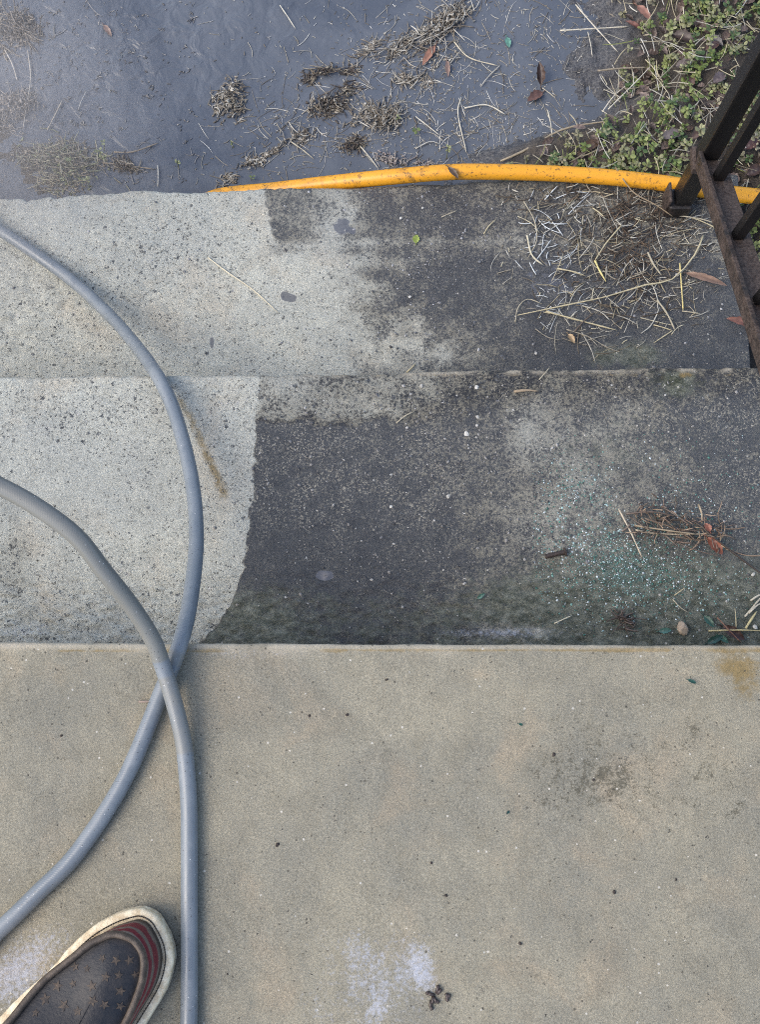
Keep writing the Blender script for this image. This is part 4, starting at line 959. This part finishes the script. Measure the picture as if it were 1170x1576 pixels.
# ------------------------------------------------------------------ litter nobody could count
mb = MB()
def inmat(px, py):
    d = max(.0, 1 - ((px - 945) / 180) ** 2 - ((py - 400) / 140) ** 2)
    return d
cnt = 0
while cnt < 1050:
    px, py = random.uniform(760, 1130), random.uniform(285, 540); d = inmat(px, py)
    core = math.exp(-((px - 970) / 70) ** 2 - ((py - 370) / 60) ** 2) + .8 * math.exp(-((px - 920) / 130) ** 2 - ((py - 300) / 22) ** 2) + .5 * math.exp(-((px - 1010) / 60) ** 2 - ((py - 320) / 30) ** 2)
    if random.random() > .10 * (d > 0) + d * .45 + core * .8: continue
    cnt += 1; h = .001 + .005 * core * random.random(); a = random.uniform(0, 6.28) if random.random() < .6 else random.gauss(.5, .5)
    L = random.uniform(.004, .022) if random.random() < .72 else random.uniform(.02, .055)
    wh = math.exp(-((px - 835) / 40) ** 2 - ((py - 400) / 90) ** 2)
    c = random.choice(STRAWC if random.random() < .28 - .2 * core + .2 * wh else WETC)
    if random.random() < wh * .7: c = (.50, .53, .53)
    if random.random() < core * .62: c = random.choice([(.05, .038, .03), (.09, .065, .045), (.13, .09, .06)])
    p0 = place(px, py, Z3, h); strand(mb, [p0, p0 + Vector((L * math.cos(a), L * math.sin(a), random.uniform(-.001, .004)))], random.uniform(.0004, .0011), jit(c, .25), 4)
tag(mb.build('straw_litter', M_straw, smooth=True), 'mat of chopped straw and sodden bits on the right of the lowest step', 'straw litter', kind='stuff')
mb = MB(); cnt = 0
while cnt < 2600:
    px, py = random.uniform(-20, 1010), random.uniform(-20, 285)
    dens = .06 + .55 * math.exp(-((px - 660) / 150) ** 2 - ((py - 120) / 110) ** 2) + .50 * math.exp(-((px - 560) / 160) ** 2 - ((py - 220) / 45) ** 2) + .5 * math.exp(-((px - 420) / 60) ** 2 - ((py - 180) / 60) ** 2) + .55 * math.exp(-((px - 790) / 120) ** 2 - ((py - 190) / 60) ** 2) + .5 * math.exp(-((px - 850) / 120) ** 2 - ((py - 50) / 50) ** 2) + .10 * math.exp(-((px - 110) / 90) ** 2 - ((py - 100) / 80) ** 2)
    if random.random() > dens: continue
    q = P(px, py, ZW)
    if q.y < float(f3(np.array([q.x]))[0]) + .004 or gz(q.x, q.y) > ZW + .01: continue
    cnt += 1; far = px > 300
    L = random.uniform(.0015, .007) if random.random() < (.80 if far else .97) else random.uniform(.01, .038)
    zz = max(ZW, gz(q.x, q.y)) + .0006
    for k in range(1 if far or random.random() < .5 else random.randint(2, 5)):
        a = random.uniform(0, 6.28); p0 = Vector((q.x + random.gauss(0, .004) * (k > 0), q.y + random.gauss(0, .003) * (k > 0), zz))
        c = random.choice(LC + WETC[:3] + [(.46, .46, .44), (.5, .48, .42)]) if far else random.choice([(.13, .13, .14), (.20, .195, .19), (.26, .25, .23), (.09, .085, .08)])
        strand(mb, [p0, p0 + Vector((L * math.cos(a), L * math.sin(a), .0004))], random.uniform(.0003, .0008) * (1 if far else 1.6), jit(c, .25), 4)
tag(mb.build('floating_litter', M_wet, smooth=True), 'fine straw bits and scum floating over the puddle', 'floating litter', kind='stuff')

def grit(name, num, region, z, sampler, sizes, cols, label):
    mb = MB(); cnt = 0
    while cnt < num:
        px, py = random.uniform(region[0], region[2]), random.uniform(region[1], region[3])
        if random.random() > sampler(px, py): continue
        cnt += 1; r = random.uniform(*sizes) * (1 if random.random() < .8 else 1.7); p = place(px, py, z, r * .3); c = jit(random.choice(cols), .3)
        rx, ry, rz = r * random.uniform(.7, 1.3), r * random.uniform(.6, 1.1), r * random.uniform(.45, .8); a = random.uniform(0, 6.28); ca_, sa_ = math.cos(a), math.sin(a)
        base = [(1, .2, 0), (.3, 1, .1), (-.8, .7, 0), (-1, -.4, .1), (.1, -1, 0), (.2, .1, 1), (-.3, 0, .9)]
        vs = [(p.x + (x * rx * ca_ - y * ry * sa_), p.y + (x * rx * sa_ + y * ry * ca_), p.z + zz * rz) for x, y, zz in base]
        mb.add(vs, [(0, 1, 5), (1, 6, 5), (1, 2, 6), (2, 3, 6), (3, 4, 6), (4, 5, 6), (4, 0, 5)], c)
    return tag(mb.build(name, M_grit), label, 'grit', kind='stuff')
grit('step_grit', 1500, (300, 585, 1180, 985), Z2, lambda x, y: (.15 + .85 * math.exp(-((x - 700) / 330) ** 2 - ((y - 720) / 130) ** 2)) if x > interp(y, B2) else .08, (.0005, .0013), [(.34, .33, .31), (.24, .23, .215), (.12, .12, .125), (.06, .06, .065), (.18, .17, .16)], 'tiny stones and sand grains scattered over the middle step')
grit('step_grit', 1300, (0, 290, 1160, 570), Z3, lambda x, y: .12 + .75 * math.exp(-((x - 690) / 130) ** 2 - ((y - 390) / 100) ** 2) + .2 * (x > 600), (.0006, .0015), [(.34, .34, .34), (.25, .25, .255), (.12, .125, .135), (.07, .07, .075), (.2, .2, .2)], 'tiny stones and sand grains scattered over the lowest step')
grit('green_fragments', 3600, (820, 660, 1180, 985), Z2, lambda x, y: .04 + .9 * math.exp(-((x - 950) / 110) ** 2 - ((y - 830) / 80) ** 2) + .4 * math.exp(-((x - 1010) / 110) ** 2 - ((y - 900) / 40) ** 2) + .3 * math.exp(-((x - 870) / 60) ** 2 - ((y - 750) / 35) ** 2), (.0004, .0009), [(.30, .42, .42), (.14, .28, .25), (.05, .15, .12), (.50, .56, .58), (.10, .20, .17)], 'pale and sea-green glassy crumbs scattered on the wet right of the middle step')

# ------------------------------------------------------------------ weeds on the right bank
mb = MB()
def rosette(px, py, n, L, col, z=None):
    q = P(px, py, -.385); zz = (gz(q.x, q.y) if z is None else z); h = random.uniform(.006, .026); top = Vector((q.x + random.gauss(0, .004), q.y + random.gauss(0, .004), zz + h))
    mb.tube([Vector((q.x, q.y, zz - .003)), top], .0006, 4, (.12, .13, .05))
    a0 = random.uniform(0, 6.28)
    for k in range(n):
        a = a0 + k * 2.4 + random.gauss(0, .3); l = L * random.uniform(.6, 1.15); tilt = random.uniform(-.25, .55)
        d = Vector((math.cos(a) * math.cos(tilt), math.sin(a) * math.cos(tilt), math.sin(tilt))); s = Vector((-math.sin(a), math.cos(a), 0)); up_ = s.cross(d)
        b = top + Vector((0, 0, -k * .0014)); wd = l * random.uniform(.26, .36); c = jit(col, .3)
        vs = [b + d * l * .12, b + d * l * .45 + s * wd + up_ * wd * .3, b + d * l * .8 + s * wd * .75 + up_ * wd * .2, b + d * l, b + d * l * .8 - s * wd * .75 + up_ * wd * .2, b + d * l * .45 - s * wd + up_ * wd * .3, b + d * l * .5]
        mb.add(vs, [(0, 6, 1), (1, 6, 2), (2, 6, 3), (3, 6, 4), (4, 6, 5), (5, 6, 0)], [c] * 6 + [tuple(x * .8 for x in c)])
GC = [(.11, .15, .035), (.19, .22, .07), (.06, .10, .03), (.22, .22, .11), (.25, .225, .14), (.16, .15, .085)]
cnt = 0
while cnt < 2400:
    px, py = random.uniform(760, 1900), random.uniform(-250, 420); q = P(px, py, -.385)
    if q.x < XR and q.y < .80: continue
    if q.x >= XR and q.y < .70 and q.x < XR + .02: continue
    ds = float(bank(np.array([px]), np.array([py]))[0][0]); pt = float(fbm(np.array([q.x * 14.]), np.array([q.y * 14.]), 3, 9)[0])
    pr = max(0, min(1, (ds + 15) / 90)) * max(.25, min(1, (pt - .30) * 4.5))
    if px > 1180 or py < 0: pr *= .6
    if random.random() > pr: continue
    cnt += 1; col = random.choice(GC[:4] if pt > .5 else GC[2:]); rosette(px, py, random.randint(5, 9), random.uniform(.005, .010), col)
for k in range(900):
    q = Vector((random.uniform(XR + .03, 1.25), random.uniform(-.5, .95), 0)); pt = float(fbm(np.array([q.x * 10.]), np.array([q.y * 10.]), 3, 4)[0])
    if pt < .42: continue
    px_, py_ = chart(np.array([q.x]), np.array([q.y]), np.array([-.385])); rosette(float(px_[0]), float(py_[0]), random.randint(5, 8), random.uniform(.006, .011), random.choice(GC))
for px, py in [(118, 252), (103, 245), (98, 258), (150, 212), (148, 226), (155, 232), (92, 262), (75, 240), (268, 241), (355, 208), (640, 185), (690, 225), (128, 268), (610, 165), (870, 187), (100, 270), (380, 258)]:
    rosette(px, py, random.randint(4, 6), random.uniform(.004, .008), random.choice([(.12, .16, .05), (.20, .22, .10)]), ZW)
for k in range(1200):
    px, py = random.uniform(800, 1400), random.uniform(-120, 330); q = P(px, py, -.385); ds = float(bank(np.array([px]), np.array([py]))[0][0])
    if ds < -25 or (q.x < XR and q.y < .80): continue
    zz = gz(q.x, q.y); a = random.uniform(0, 6.28); L = random.uniform(.01, .05); h = random.uniform(.002, .018)
    p0 = Vector((q.x, q.y, zz + h)); strand(mb, [p0, p0 + Vector((L * math.cos(a), L * math.sin(a), random.uniform(-.004, .010)))], random.uniform(.0005, .0011), jit(random.choice(STRAWC + WETC + [(.20, .22, .07)]), .2), 4)
for k in range(700):
    px, py = random.uniform(820, 1500), random.uniform(-150, 330); q = P(px, py, -.385); ds = float(bank(np.array([px]), np.array([py]))[0][0])
    if ds < -10 or (q.x < XR and q.y < .80): continue
    zz = gz(q.x, q.y); a = random.uniform(0, 6.28); L = random.uniform(.008, .022)
    p0 = Vector((q.x, q.y, zz + random.uniform(.001, .008))); leaf_mesh(mb, p0, p0 + Vector((L * math.cos(a), L * math.sin(a), random.uniform(-.003, .006))), L * random.uniform(.4, .7), jit(random.choice([(.09, .06, .045), (.13, .095, .075), (.055, .038, .03), (.16, .12, .10)]), .2), .001, .4, stalk=False)
tag(mb.build('weed_ground_cover', M_green, smooth=False), 'low chickweed, dead leaf scraps and grass covering the bank behind the railing', 'ground cover', kind='stuff')

# ------------------------------------------------------------------ drifting mist over the left of the puddle
bm = bmesh.new(); bmesh.ops.create_icosphere(bm, subdivisions=4, radius=1)
mb = MB(); mb.add([v.co.copy() for v in bm.verts], [[v.index for v in f.verts] for f in bm.faces]); bm.free()
mm = bpy.data.materials.new('mist_air'); mm.use_nodes = True; t = mm.node_tree; t.nodes.clear()
o_ = t.nodes.new('ShaderNodeOutputMaterial'); pv = t.nodes.new('ShaderNodeVolumePrincipled'); t.links.new(pv.outputs[0], o_.inputs['Volume'])
pv.inputs['Color'].default_value = (1.0, .93, .86, 1)
tc = t.nodes.new('ShaderNodeTexCoord'); ln = t.nodes.new('ShaderNodeVectorMath'); ln.operation = 'LENGTH'; t.links.new(tc.outputs['Object'], ln.inputs[0])
mr = t.nodes.new('ShaderNodeMapRange'); mr.interpolation_type = 'SMOOTHSTEP'; t.links.new(ln.outputs['Value'], mr.inputs[0])
mr.inputs[1].default_value = 1.0; mr.inputs[2].default_value = 0.0; mr.inputs[3].default_value = 0.0; mr.inputs[4].default_value = 1.7
t.links.new(mr.outputs[0], pv.inputs['Density'])
mo = mb.build('mist', mm, smooth=True); mo.location = P(-70, 190, -.22); mo.scale = (.36, .34, .24)
tag(mo, 'thin pale mist drifting over the left of the puddle', 'mist', kind='stuff')
